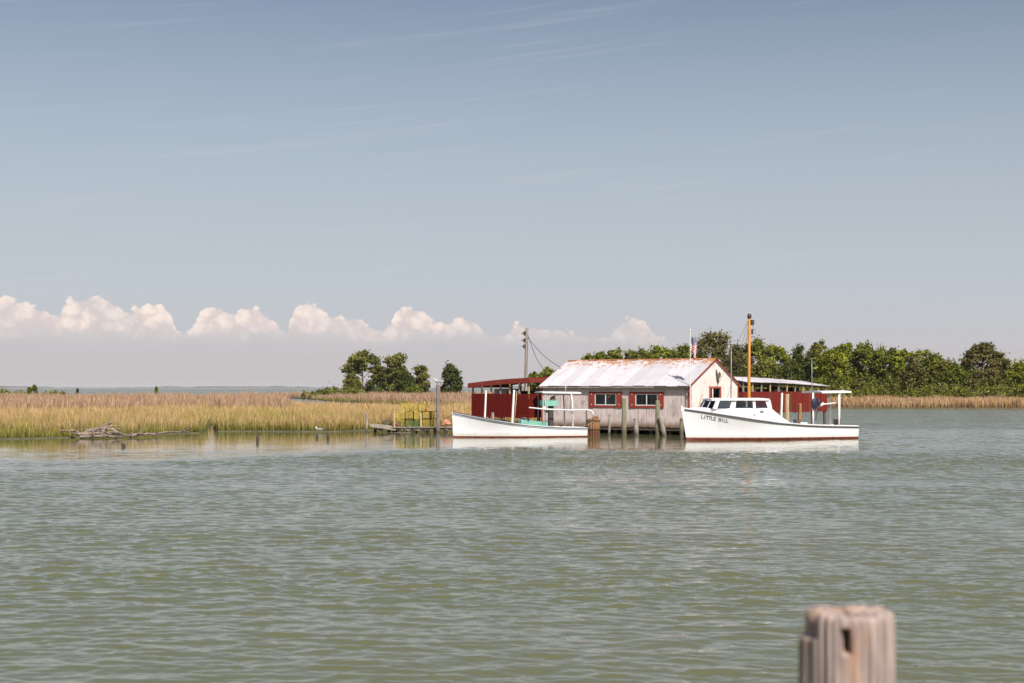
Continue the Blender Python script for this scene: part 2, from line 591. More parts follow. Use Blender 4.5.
def mat_water():
    m_, t, b = newmat('creek_water')
    p = wpos(t)
    s_ = N(t, "ShaderNodeSeparateXYZ")
    t.links.new(p, s_.inputs[0])
    x_, y_ = s_.outputs[0], s_.outputs[1]
    silt = noise(t, mapping(t, p, (0.03, 0.05, 1)), 1.0, 4, 0.55)
    c = mixc(t, rng_map(t, silt, 0.35, 0.68), (0.102, 0.107, 0.050), (0.116, 0.112, 0.054))
    t.links.new(c, b.inputs["Base Color"])
    b.inputs["IOR"].default_value = 1.333
    b.inputs["Roughness"].default_value = 0.06
    # wind: ripples in the open reach, slick water in the lee of the marsh and the dock
    gust = noise(t, mapping(t, p, (0.02, 0.06, 1)), 1.0, 3, 0.5)
    lee = mth(t, 'ADD', y_, mth(t, 'MULTIPLY', mth(t, 'SUBTRACT', gust, 0.5), 30))
    lee = mth(t, 'ADD', lee, mth(t, 'MULTIPLY', x_, -0.22))
    calm = mth(t, 'MULTIPLY', rng_map(t, lee, 68, 80), rng_map(t, x_, 14, 30, 1.0, 0.35))
    far = rng_map(t, y_, 125, 170)                      # open water again beyond
    amp = mth(t, 'SUBTRACT', 1.0, mth(t, 'MULTIPLY', calm, mth(t, 'SUBTRACT', 0.90, mth(t, 'MULTIPLY', far, 0.75))))
    patch = rng_map(t, noise(t, mapping(t, p, (0.05, 0.10, 1), (0, 0, R(8))), 1.0, 3, 0.5), 0.3, 0.7, 0.72, 1.1)
    amp = mth(t, 'MULTIPLY', amp, patch)
    # wave slopes straight from noise (unfiltered, so distant ripples keep their steepness)
    def slope_of(scale, rz, detail, ax_, ay_):
        n_ = N(t, "ShaderNodeTexNoise")
        t.links.new(mapping(t, p, scale, (0, 0, R(rz))), n_.inputs["Vector"])
        n_.inputs["Scale"].default_value = 1.0
        n_.inputs["Detail"].default_value = detail
        n_.inputs["Roughness"].default_value = 0.55
        n_.inputs["Distortion"].default_value = 0.3
        q = N(t, "ShaderNodeSeparateColor")
        t.links.new(n_.outputs["Color"], q.inputs[0])
        return (mth(t, 'MULTIPLY', mth(t, 'SUBTRACT', q.outputs[0], 0.5), ax_),
                mth(t, 'MULTIPLY', mth(t, 'SUBTRACT', q.outputs[1], 0.5), ay_))
    a1 = slope_of((0.9, 2.6, 1), 6, 3, 0.35, 0.80)
    a2 = slope_of((2.6, 6.5, 1), -8, 2, 0.30, 0.50)
    a3 = slope_of((0.12, 0.45, 1), 3, 2, 0.10, 0.30)
    near = rng_map(t, y_, 102, 112)                      # beyond the modelled ripples the shader carries all of them
    kk_ = mth(t, 'MULTIPLY', mth(t, 'ADD', mth(t, 'MULTIPLY', near, 0.7), 0.3), amp)
    gx_ = mth(t, 'MULTIPLY', mth(t, 'ADD', a1[0], mth(t, 'ADD', a2[0], a3[0])), kk_)
    gy_ = mth(t, 'MULTIPLY', mth(t, 'ADD', a1[1], mth(t, 'ADD', a2[1], a3[1])), kk_)
    # open water far off: only the near faces of its wavelets show
    open_ = mth(t, 'MAXIMUM', rng_map(t, y_, 335, 365), rng_map(t, x_, 12, 24))
    gy_ = mth(t, 'SUBTRACT', gy_, mth(t, 'MULTIPLY', mth(t, 'MULTIPLY', open_, near), 0.11))
    nv_ = N(t, "ShaderNodeVectorMath", operation='NORMALIZE')
    ad_ = N(t, "ShaderNodeVectorMath", operation='ADD')
    t.links.new(combine(t, gx_, gy_, 0.0), ad_.inputs[0])
    t.links.new(N(t, "ShaderNodeNewGeometry").outputs["Normal"], ad_.inputs[1])
    t.links.new(ad_.outputs[0], nv_.inputs[0])
    t.links.new(nv_.outputs[0], b.inputs["Normal"])
    return m_


M['water'] = mat_water()

# ================================================================== setting: water, land
# real ripples over the reach in front of the boats; flat sheet (finely rippled by its shader) all round it
WY0, WY1 = 12.5, 112.0
rowY = [WY0]
while rowY[-1] < WY1:
    rowY.append(rowY[-1] + 0.008 + 0.00115 * rowY[-1])
rowY[-1] = WY1
rowY = np.array(rowY)
NCOL = 400


def wxe(y):
    return 0.39 * y + 3.0


gy = np.repeat(rowY, NCOL)
gxn = np.tile(np.linspace(-1, 1, NCOL), len(rowY))
gx0 = gxn * wxe(gy)
rw = np.random.default_rng(3)
hz = np.zeros_like(gy)
hz2 = np.zeros_like(gy)
for k in range(90):
    lam = 0.10 * (1.1 / 0.10) ** (rw.uniform(0, 1) ** 1.25)
    th_ = R(90) + rw.normal(0, R(30)) + R(6)
    kk = 2 * math.pi / lam
    a_ = 0.0205 / kk * (1.0 if lam < 0.5 else 0.72)
    hz += a_ * np.sin(kk * (gx0 * math.cos(th_) + gy * math.sin(th_)) + rw.uniform(0, 6.28))


def gustn(x, y, sx, sy, seed):
    r1 = np.random.default_rng(seed)
    o_ = np.zeros_like(x)
    for _ in range(9):
        o_ += np.sin(x * sx * r1.normal(0, 1) + y * sy * r1.normal(0, 1) + r1.uniform(0, 6.28))
    return o_ / 4.5


lee_ = gy + 7 * gustn(gx0, gy, .12, .05, 8) - 0.10 * gx0
calm_ = np.clip((lee_ - 67) / 8, 0, 1) * np.clip((30 - gx0) / 16, 0.25, 1)
amp_ = (1 - 0.93 * calm_ * calm_ * (3 - 2 * calm_)) * np.clip(1.0 + 0.42 * gustn(gx0, gy, .05, .24, 5) + 0.25 * gustn(gx0, gy, .16, .6, 6), .40, 1.7)
edge_ = np.clip((1 - np.abs(gxn)) * 40, 0, 1) * np.clip((gy - WY0) / 1, 0, 1) * np.clip((WY1 - gy) / 10, 0, 1)
hz *= amp_ * edge_ * (0.74 + 0.68 * np.clip((gy - 18) / 34, 0, 1))
nr_ = len(rowY)
wv_ = np.stack([gx0, gy, hz], 1)
ii = np.arange(nr_ - 1)[:, None] * NCOL + np.arange(NCOL - 1)[None, :]
ii = ii.ravel()
wf_ = np.stack([ii, ii + 1, ii + NCOL + 1, ii + NCOL], 1)
# the flat surround
BX, BY0, BY1 = 12000.0, -300.0, 12000.0
sv0 = len(wv_)
# share the outline of the grid so there is no gap
lf = [r__ * NCOL for r__ in range(nr_)]
rt = [r__ * NCOL + NCOL - 1 for r__ in range(nr_)]
extra = [(-BX, BY0, 0), (BX, BY0, 0), (-BX, WY0, 0), (BX, WY0, 0), (-BX, WY1, 0), (BX, WY1, 0), (-BX, BY1, 0), (BX, BY1, 0)]
me = bpy.data.meshes.new('water')
allv = np.concatenate([wv_, np.array(extra)], 0)
e = sv0
polys = [[e + 0, e + 1, e + 3] + list(reversed(range(0, NCOL))) + [e + 2],
         [e + 2, lf[0], lf[-1], e + 4], [rt[0], e + 3, e + 5, rt[-1]],
         [e + 4] + list(range((nr_ - 1) * NCOL, nr_ * NCOL)) + [e + 5, e + 7, e + 6]]
nq = len(wf_)
loops = np.concatenate([wf_.ravel(), np.concatenate([np.array(q) for q in polys])]).astype(np.int32)
ltot = np.concatenate([np.full(nq, 4), np.array([len(q) for q in polys])]).astype(np.int32)
lst = np.concatenate([[0], np.cumsum(ltot)[:-1]]).astype(np.int32)
me.vertices.add(len(allv))
me.vertices.foreach_set("co", allv.astype(np.float32).ravel())
me.loops.add(len(loops))
me.loops.foreach_set("vertex_index", loops)
me.polygons.add(len(ltot))
me.polygons.foreach_set("loop_start", lst)
me.polygons.foreach_set("loop_total", ltot)
sm_f = np.ones(len(ltot), bool)
sm_f[nq:] = False
me.polygons.foreach_set("use_smooth", sm_f)
me.materials.append(M['water'])
me.update(calc_edges=True)
water = new_obj('water', me)
tag(water, kind='structure', label='grey green rippled water of the creek and the bay')


def land(name, poly, z, label, mat, skirt=1.6):
    """a flat island top with a sloping bank down into the water"""
    n = len(poly)
    cx = sum(p[0] for p in poly) / n
    cy = sum(p[1] for p in poly) / n
    # densify edges so the bank wanders
    pp = []
    for i in range(n):
        a, b = Vector(poly[i]), Vector(poly[(i + 1) % n])
        k = max(1, int((b - a).length / 6)) if (b - a).length < 300 else 6
        for j in range(k):
            q = a.lerp(b, j / k)
            pp.append((q.x + random.uniform(-.5, .5), q.y + random.uniform(-.4, .4)))
    import bmesh as _b
    bm = _b.new()
    topv = [bm.verts.new((x, y, z)) for x, y in pp]
    f = bm.faces.new(topv)
    bm.normal_update()
    if f.normal.z < 0:
        f.normal_flip()
    lowv = []
    m_ = len(pp)
    for i in range(m_):
        a, b = Vector(pp[i - 1]), Vector(pp[(i + 1) % m_])
        d = (b - a).normalized()
        nrm = Vector((d.y, -d.x))
        lowv.append(nrm)
    area = sum(pp[i][0] * pp[(i + 1) % m_][1] - pp[(i + 1) % m_][0] * pp[i][1] for i in range(m_))
    sg = 1 if area > 0 else -1
    lv = [bm.verts.new((pp[i][0] + sg * lowv[i].x * 0.9, pp[i][1] + sg * lowv[i].y * 0.9, z - skirt)) for i in range(m_)]
    for i in range(m_):
        j = (i + 1) % m_
        bm.faces.new((topv[i], topv[j], lv[j], lv[i]))
    _b.ops.triangulate(bm, faces=[f])
    _b.ops.recalc_face_normals(bm, faces=bm.faces)
    me = bpy.data.meshes.new(name)
    bm.to_mesh(me)
    bm.free()
    me.materials.append(mat)
    o = new_obj(name, me)
    tag(o, kind='structure', label=label)
    return pp


def gp(px, Y):
    return (X(px, Y), Y)


# front marsh with the reed bed behind it (left of the creek)
polyA = [gp(-160, 86), gp(0, 88), gp(70, 90.5), gp(130, 94), gp(185, 98.5), gp(206, 100), gp(210, 124), gp(216, 126), gp(220, 103),
         gp(245, 103.5), gp(300, 103), gp(340, 103.5), gp(366, 105.5), gp(400, 108), (-2, 110), (5, 113), (9, 122),
         (4, 150), gp(490, 190), gp(400, 200), gp(340, 203), gp(295, 208), gp(288, 250), gp(280, 330), gp(240, 352),
         gp(120, 352), gp(-160, 352)]
landA = land('marsh_ground', polyA, 0.07, 'muddy ground of the near marsh left of the shanty', M['mud'])
# far bank across the creek, running on behind the buildings to the wooded shore on the right
polyB = [gp(262, 470), gp(300, 400), gp(352, 300), gp(400, 262), gp(470, 232), gp(560, 222), gp(700, 216), gp(850, 212),
         gp(930, 210), gp(1100, 206), gp(1160, 205), (190, 420), (150, 800), gp(480, 900), gp(440, 560), gp(350, 520), gp(290, 500)]
landB = land('wooded_shore_ground', polyB, 0.24, 'low ground of the far wooded shore', M['mud'])

# the low shore on the horizon across the bay: a pale beach and a wooded rise
fm = MB()
fs = MB()
for k in range(150):
    pass
rows_t, rows_s = [], []
rg = np.random.default_rng(5)
ypos = 7000
xs = np.linspace(-5200, 900, 160)
hh = 7 + 4 * np.sin(xs * 0.0013) + 3.5 * np.sin(xs * 0.0041 + 1) + rg.normal(0, 1.3, 160)
hh = np.clip(hh * 1.4, 2.5, 18)
hh *= np.clip((900 - xs) / 1500, 0.12, 1)
fm.sheet([[(x, ypos, 0.5) for x in xs], [(x, ypos + 30, h) for x, h in zip(xs, hh)],
          [(x, ypos + 260, h * 0.9) for x, h in zip(xs, hh)], [(x, ypos + 300, -1) for x in xs]])
o = fm.build('far_wooded_shore', M['farland'])
tag(o, kind='structure', label='low dark wooded shore on the horizon across the bay')
fs.sheet([[(x, ypos - 60, -0.5) for x in xs], [(x, ypos - 30, 1.4) for x in xs], [(x, ypos + 10, 1.5) for x in xs], [(x, ypos + 12, -1) for x in xs]])
o = fs.build('far_beach', M['sand'])
tag(o, kind='structure', label='pale strip of beach on the horizon across the bay')


# ================================================================== grass
def in_poly(poly, x, y):
    inside = np.zeros(len(x), bool)
    n = len(poly)
    j = n - 1
    for i in range(n):
        xi, yi = poly[i]
        xj, yj = poly[j]
        c = ((yi > y) != (yj > y)) & (x < (xj - xi) * (y - yi) / (yj - yi + 1e-12) + xi)
        inside ^= c
        j = i
    return inside


def vnoise(x, y, s, seed):
    r_ = np.random.default_rng(seed)
    out = np.zeros_like(x)
    for k in range(7):
        a = r_.uniform(0, 2 * math.pi)
        f = s * r_.uniform(0.5, 2.2)
        out += np.sin((x * math.cos(a) + y * math.sin(a)) * f + r_.uniform(0, 6.28))
    return out / 7 * 1.8


def grass(name, pts, h, hv, wd, base, tips, label, seed, z0=0.05, lean=0.25, group=None):
    """pts: (n,2); each blade a bent two-piece strip; colours run from the green base to the dry tip"""
    r_ = np.random.default_rng(seed)
    n = len(pts)
    x, y = pts[:, 0], pts[:, 1]
    pn = vnoise(x, y, 0.16, seed + 1)
    pn2 = vnoise(x, y, 0.55, seed + 2)
    H = h * (1 + hv * r_.normal(0, 1, n) * 0.7 + 0.22 * pn + 0.18 * pn2)
    H *= 1 + 0.45 * np.clip(vnoise(x, y, 1.3, seed + 5), 0, 1) - 0.10
    H = np.clip(H, h * 0.25, h * 1.9)
    W = wd * r_.uniform(0.6, 1.4, n)
    a = r_.uniform(0, math.pi, n)
    la = r_.uniform(0, 2 * math.pi, n)
    ll = np.abs(r_.normal(0, lean, n)) * H
    bx, by = np.cos(a) * W / 2, np.sin(a) * W / 2
    lx, ly = np.cos(la) * ll, np.sin(la) * ll
    V = np.zeros((n, 5, 3), np.float32)
    V[:, 0] = np.stack([x - bx, y - by, np.full(n, z0)], 1)
    V[:, 1] = np.stack([x + bx, y + by, np.full(n, z0)], 1)
    V[:, 2] = np.stack([x + bx * .8 + lx * .35, y + by * .8 + ly * .35, z0 + H * .58], 1)
    V[:, 3] = np.stack([x - bx * .8 + lx * .35, y - by * .8 + ly * .35, z0 + H * .58], 1)
    V[:, 4] = np.stack([x + lx, y + ly, z0 + H], 1)
    i0 = (np.arange(n) * 5)[:, None]
    F = np.concatenate([i0 + [0, 1, 2], i0 + [0, 2, 3], i0 + [3, 2, 4]], 0)
    tips = np.array(tips)
    k = np.clip(((pn * .5 + .5) * .6 + r_.uniform(0, 1, n) * .55) * len(tips) - .2, 0, len(tips) - 1).astype(int)
    tc = tips[k] * r_.uniform(0.75, 1.25, (n, 1))
    base = np.array(base)
    kb = r_.integers(0, len(base), n)
    bc = base[kb] * r_.uniform(0.75, 1.25, (n, 1))
    C = np.zeros((n, 5, 3), np.float32)
    C[:, 0] = bc
    C[:, 1] = bc
    C[:, 2] = bc * .45 + tc * .55
    C[:, 3] = C[:, 2]
    C[:, 4] = tc
    me = np_mesh(name, V.reshape(-1, 3), F, M['grass'], C.reshape(-1, 3))
    o_ = new_obj(name, me)
    tag(o_, label, 'grass', group, 'stuff')
    return o_


rng = np.random.default_rng(11)


def pts_in(poly, x0, x1, y0, y1, n, cond=None):
    x = rng.uniform(x0, x1, n)
    y = rng.uniform(y0, y1, n)
    k = in_poly(poly, x, y)
    x, y = x[k], y[k]
    if cond is not None:
        k = cond(x, y)
        x, y = x[k], y[k]
    return np.stack([x, y], 1)


def in_view(x, y, m=60):
    px = 512 + FPX * x / y
    return (px > -m) & (px < 1024 + m)


# reed bed begins along a wandering line
def reedline(x):
    return 158 + 7 * np.sin(x * 0.13) + 5 * np.sin(x * 0.31 + 2)


STRAW = [(0.64, 0.40, 0.19), (0.58, 0.35, 0.15), (0.70, 0.49, 0.28), (0.48, 0.37, 0.09)]
GREENB = [(0.16, 0.18, 0.035), (0.22, 0.20, 0.05), (0.12, 0.15, 0.03)]
PINKR = [(0.54, 0.33, 0.22), (0.60, 0.40, 0.27), (0.46, 0.28, 0.19), (0.62, 0.43, 0.25)]
PINKB = [(0.24, 0.15, 0.09), (0.30, 0.19, 0.11), (0.20, 0.13, 0.07)]
# a) the shore edge, densest
pe = pts_in(landA, -50, 12, 84, 124, 185000, lambda x, y: in_view(x, y) & (vnoise(x, y, 0.75, 91) > -0.62 - 0.1 * (y - 100)))
# distance behind the waterline, for the fresh green growth that fringes it
shx = np.array([-160, 0, 70, 130, 185, 209, 219, 245, 300, 366, 400, 440])
shy = np.array([86, 88, 90.5, 94, 98.5, 100, 103, 103.5, 103, 105.5, 108, 110])
pg = pts_in(landA, -50, 6, 84, 120, 95000, lambda x, y: in_view(x, y) & (y - np.interp(512 + FPX * x / y, shx, shy) < 2.2 + 2.0 * vnoise(x, y, 0.4, 92)))
grass('young_cordgrass', pg, 0.52, 0.3, 0.045, [(0.15, 0.16, 0.03), (0.14, 0.13, 0.03)], [(0.32, 0.29, 0.06), (0.44, 0.35, 0.10), (0.24, 0.25, 0.045), (0.50, 0.37, 0.13)], 'fresh green young grass fringing the waterline of the marsh', 27)
d_edge = pe
grass('cordgrass', pe, 0.98, 0.26, 0.045, GREENB, STRAW, 'golden green cordgrass along the near marsh edge', 21)
pe = pts_in(landA, -75, 20, 118, 215, 130000, lambda x, y: in_view(x, y) & ((y < reedline(x) + 3) | (512 + FPX * x / y > 290)))
grass('cordgrass', pe, 0.94, 0.24, 0.075, STRAW + GREENB, STRAW, 'straw gold cordgrass across the middle of the marsh', 22)
# b) pinkish reed bed
pe = pts_in(landA, -150, 0, 150, 352, 170000, lambda x, y: in_view(x, y) & (y > reedline(x)) & (512 + FPX * x / y < 289))
grass('reed_bed', pe, 1.45, 0.16, 0.13, PINKB, PINKR, 'pinkish tan reed bed across the back of the marsh', 23)
# c) creek bank opposite
pe = pts_in(landB, -80, 0, 215, 480, 60000, lambda x, y: in_view(x, y) & (512 + FPX * x / y < 560))
grass('reed_bed', pe, 1.5, 0.16, 0.15, PINKB, PINKR, 'pinkish tan reeds along the far creek bank', 24)
# greener fringe of the creek bank
pe = pts_in(landB, -75, 5, 220, 420, 160000, lambda x, y: in_view(x, y) & (512 + FPX * x / y < 560))
fr = np.zeros(len(pe), bool)
pq = np.array([gp(300, 400), gp(352, 300), gp(400, 262), gp(470, 232), gp(560, 222)])
yl = np.interp(512 + FPX * pe[:, 0] / pe[:, 1], [300, 352, 400, 470, 560], [400, 300, 262, 232, 222])
pe = pe[(pe[:, 1] - yl) < 4]
grass('cordgrass', pe, 0.7, 0.2, 0.12, GREENB, [(0.30, 0.27, 0.06), (0.26, 0.27, 0.05)], 'thin green fringe of grass by the creek water', 25)
# d) right shore strip
pe = pts_in(landB, 20, 130, 204, 256, 110000, lambda x, y: in_view(x, y))
grass('reed_bed', pe, 1.2, 0.2, 0.11, [(0.34, 0.24, 0.07), (0.28, 0.2, 0.06)] + PINKB, PINKR + STRAW[:2], 'pink and straw coloured grass strip below the right wood', 26)


# ================================================================== trees
def leaf_cards(cent, rad, per, size, r_, flat=1.0, shell=0.45):
    """cent (k,3), rad (k,) -> leaf quads scattered in each clump"""
    k = len(cent)
    n = k * per
    d = r_.normal(0, 1, (n, 3))
    d /= np.linalg.norm(d, axis=1)[:, None]
    rr = np.abs(r_.normal(0, 0.72, n)) + 0.12
    C = np.repeat(cent, per, 0)
    Rr = np.repeat(rad, per)
    P = C + d * (rr * Rr)[:, None] * np.array([1, 1, flat])
    nrm = d * 0.6 + r_.normal(0, 0.55, (n, 3)) + np.array([0, 0, 0.25])
    nrm /= np.linalg.norm(nrm, axis=1)[:, None]
    t = np.cross(nrm, r_.normal(0, 1, (n, 3)))
    t /= np.linalg.norm(t, axis=1)[:, None] + 1e-9
    b = np.cross(nrm, t)
    s = size * r_.uniform(0.55, 1.35, n)
    a, c = t * (s * .62)[:, None], b * (s * .40)[:, None]
    V = np.stack([P - a, P - c * .9 + a * .1, P + a, P + c + a * .1], 1)
    return V, np.repeat(np.arange(k), per)


def make_tree(name, label, x, y, h, rx, kind, seed, cols, z0=0.24, group=None, per=None, leaf=None, bark='bark', cat='tree'):
    r_ = np.random.default_rng(seed)
    root = empty(name, (x, y, z0), r_.uniform(0, 6.28), label, cat, group)
    leaf = leaf or 0.00145 * y
    trunk = MB()
    r0 = max(0.10, h * 0.018)
    bend = r_.normal(0, 0.03 * h, 2)

    def tp(t):
        return Vector((bend[0] * t * t, bend[1] * t * t, h * t))
    if kind == 'umbrella':          # old flat-topped pine: bare stem, spreading limbs, plates of needles
        K = 84
        cent, rad = [], []
        for i in range(K):
            a = r_.uniform(0, 6.28)
            q = r_.uniform(0, 1) ** 0.55
            zz = 0.97 - 0.30 * q ** 2.2 - r_.uniform(0, 0.12)
            if i % 9 == 0:
                zz -= 0.14
            cent.append((math.cos(a) * rx * q * .85, math.sin(a) * rx * q * .85, h * zz - h * .05))
            rad.append(rx * r_.uniform(0.11, 0.20))
        flat, per = 0.55, per or 90
        ttop = 0.80
    elif kind == 'pine':            # younger pine: irregular layered column
        K = 70
        cent, rad = [], []
        for i in range(K):
            t = r_.uniform(0.10, 0.98)
            wdt = rx * (1.0 - 0.62 * max(0, t - .45) / .55) * (0.72 + 0.28 * math.sin(t * 21 + seed))
            a = r_.uniform(0, 6.28)
            q = r_.uniform(0.25, 1) ** .7
            cent.append((math.cos(a) * wdt * q * .85, math.sin(a) * wdt * q * .85, h * t * .95))
            rad.append(rx * r_.uniform(0.13, 0.27))
        flat, per = 0.7, per or 60
        ttop = 0.95
    elif kind == 'cedar':           # dense dark oval to the ground
        K = 64
        cent, rad = [], []
        for i in range(K):
            t = r_.uniform(0.06, 0.96)
            wdt = rx * math.sin(math.pi * min(0.97, (t * .86 + .16))) ** .6
            a = r_.uniform(0, 6.28)
            q = r_.uniform(0.35, 1) ** .5
            cent.append((math.cos(a) * wdt * q * .82, math.sin(a) * wdt * q * .82, h * t * .95))
            rad.append(rx * r_.uniform(0.14, 0.28))
        flat, per = 1.0, per or 100
        ttop = 0.9
    elif kind == 'shrub':
        K = 16
        cent, rad = [], []
        for i in range(K):
            a = r_.uniform(0, 6.28)
            q = r_.uniform(0, 1) ** .5
            cent.append((math.cos(a) * rx * q * .8, math.sin(a) * rx * q * .8, h * r_.uniform(.12, .84) * (1 - .35 * q)))
            rad.append(min(rx, h) * r_.uniform(0.22, 0.36))
        flat, per = 0.9, per or 70
        ttop = 0.5
    else:                            # broadleaf: rounded billowing crown
        K = 84
        cent, rad = [], []
        for i in range(K):
            ph = math.acos(r_.uniform(-0.95, 1))
            a = r_.uniform(0, 6.28)
            q = r_.uniform(0.45, 1) ** .5
            cent.append((math.cos(a) * math.sin(ph) * rx * q * .84, math.sin(a) * math.sin(ph) * rx * q * .84,
                         h * .53 + math.cos(ph) * h * .43 * q))
            rad.append(rx * r_.uniform(0.12, 0.25))
        flat, per = 0.9, per or 70
        ttop = 0.7
    cent, rad = np.array(cent), np.array(rad)
    trunk.tube([tp(0) - Vector((0, 0, .4)), tp(.3 * ttop), tp(.65 * ttop), tp(ttop)], [r0 * 1.25, r0, r0 * .75, r0 * .3], 7, wob=.08)
    for c in cent[:14 if kind in ('umbrella', 'pine', 'leafy') else 6]:
        t0 = min(ttop * .95, max(.12, c[2] / h - .18))
        p0 = tp(t0)
        p2 = Vector(c)
        pm = p0.lerp(p2, .55) + Vector((0, 0, .04 * h * (-1 if kind == 'umbrella' else .5)))
        trunk.tube([p0, pm, p2], [r0 * .5, r0 * .32, r0 * .12], 5, cap=False)
    trunk.build('trunk', M[bark], root, smooth=True)
    V, ci = leaf_cards(cent, rad, per, leaf, r_, flat)
    n = len(V)
    cols = np.array(cols)
    cc = cols[r_.integers(0, len(cols), len(cent))] * r_.uniform(0.72, 1.28, (len(cent), 1)) * np.array([1.55, 1.53, 1.05])
    C = cc[ci] * r_.uniform(0.7, 1.3, (n, 1))
    C = np.repeat(C[:, None, :], 4, 1).reshape(-1, 3)
    me = np_mesh('crown', V.reshape(-1, 3), np.arange(n * 4).reshape(-1, 4), M['leaf'], C, 4)
    new_obj('crown', me, root)
    return root


G_BRIGHT = [(0.128, 0.142, 0.022), (0.110, 0.126, 0.020), (0.155, 0.162, 0.028)]
G_MID = [(0.092, 0.105, 0.022), (0.112, 0.120, 0.024), (0.078, 0.092, 0.018)]
G_OLIVE = [(0.120, 0.120, 0.035), (0.105, 0.100, 0.030), (0.090, 0.095, 0.025)]
G_DARK = [(0.045, 0.056, 0.016), (0.055, 0.062, 0.018), (0.038, 0.048, 0.014)]
G_PINE = [(0.088, 0.080, 0.035), (0.070, 0.066, 0.028), (0.105, 0.090, 0.042)]
G_PINE2 = [(0.105, 0.106, 0.032), (0.125, 0.120, 0.038), (0.080, 0.084, 0.025)]
G_SILVER = [(0.17, 0.17, 0.075), (0.15, 0.155, 0.07), (0.20, 0.19, 0.09)]


def T(px, ytop, wpx, Y, kind, cols, name, label, seed, **kw):
    h = Z(ytop, Y) - 0.24
    make_tree(name, label, X(px, Y), Y, h, wpx / 2 / FPX * Y, kind, seed, cols, **kw)


# --- the clump on the left island
gi = 'trees on the marsh island'
T(363, 348, 44, 420, 'umbrella', G_PINE2, 'pine_tree', 'tall flat topped pine with pale bare trunk, leftmost of the marsh island', 101, group=gi, bark='bark_pale')
T(352, 371, 20, 414, 'cedar', G_PINE2, 'juniper_tree', 'low dark bushy juniper under the flat topped pine on the island', 102, group=gi)
T(397, 352, 40, 422, 'pine', G_PINE2, 'pine_tree', 'tall full crowned pine in the middle of the marsh island clump', 103, group=gi, per=120)
T(381, 365, 28, 428, 'pine', G_OLIVE, 'pine_tree', 'thin olive pine between the flat topped pine and the tall full one', 104, group=gi)
T(372, 377, 24, 412, 'shrub', G_DARK, 'juniper_bush', 'dark green bush at the foot of the island pines', 105, group=gi, per=110)
T(406, 372, 22, 414, 'cedar', G_DARK, 'juniper_tree', 'dark juniper standing right of the tall full island pine', 106, group=gi)
T(421, 365, 27, 416, 'pine', G_PINE2, 'pine_tree', 'spiky small pine at the right end of the island clump', 107, group=gi, per=120)
T(413, 379, 18, 410, 'shrub', G_MID, 'bush', 'green bush below the spiky small island pine', 108, group=gi, per=110)
T(451, 363, 24, 405, 'cedar', G_DARK, 'cedar_tree', 'dense dark oval cedar standing alone behind the tall pile', 109, group=gi, per=140)
gb = 'bushes on the marsh'
for i, (px, yt, wp, Y, c, lb) in enumerate([
        (336, 383.5, 36, 372, G_MID, 'bright green bush left of the island pines'),
        (320, 388, 30, 380, G_MID, 'low green bush at the left tip of the far creek bank'),
        (350, 386, 30, 378, G_OLIVE, 'olive bush at the foot of the flat topped pine'),
        (309, 391, 18, 392, G_OLIVE, 'smallest low bush by the creek mouth')]):
    T(px, yt, wp, Y, 'shrub', c, 'marsh_bush', lb, 120 + i, group=gb, cat='bush', per=90)
for i, (px, yt, wp, c, lb, kd) in enumerate([
        (4, 387.6, 24, G_BRIGHT, 'low green bush on the horizon at the left picture edge', 'shrub'),
        (18, 388.2, 16, G_MID, 'second low bush from the left picture edge', 'shrub'),
        (29.5, 386, 4.5, G_MID, 'small tufted tree leaning left over the horizon bushes', 'umbrella'),
        (34.5, 383.5, 6, G_MID, 'taller tufted small tree above the horizon bushes', 'umbrella'),
        (41, 387.6, 26, G_BRIGHT, 'wide bright green bush under the tufted small trees', 'shrub'),
        (57, 389, 20, G_MID, 'low flat bush right of the wide bright green one', 'shrub'),
        (63.5, 388, 5, G_DARK, 'narrow dark bush on the marsh before the bay', 'shrub'),
        (77.5, 388, 2.4, G_DARK, 'thin dark sapling right of the narrow dark bush', 'leafy'),
        (156.5, 386, 3.6, G_BRIGHT, 'lone small tree before the bay, far from the other bushes', 'leafy')]):
    T(px, yt, wp, 352, kd, c, 'horizon_bush' if kd == 'shrub' else 'sapling', lb, 140 + i, group=gb, cat='bush', per=80 if kd == 'shrub' else 22, leaf=0.36)

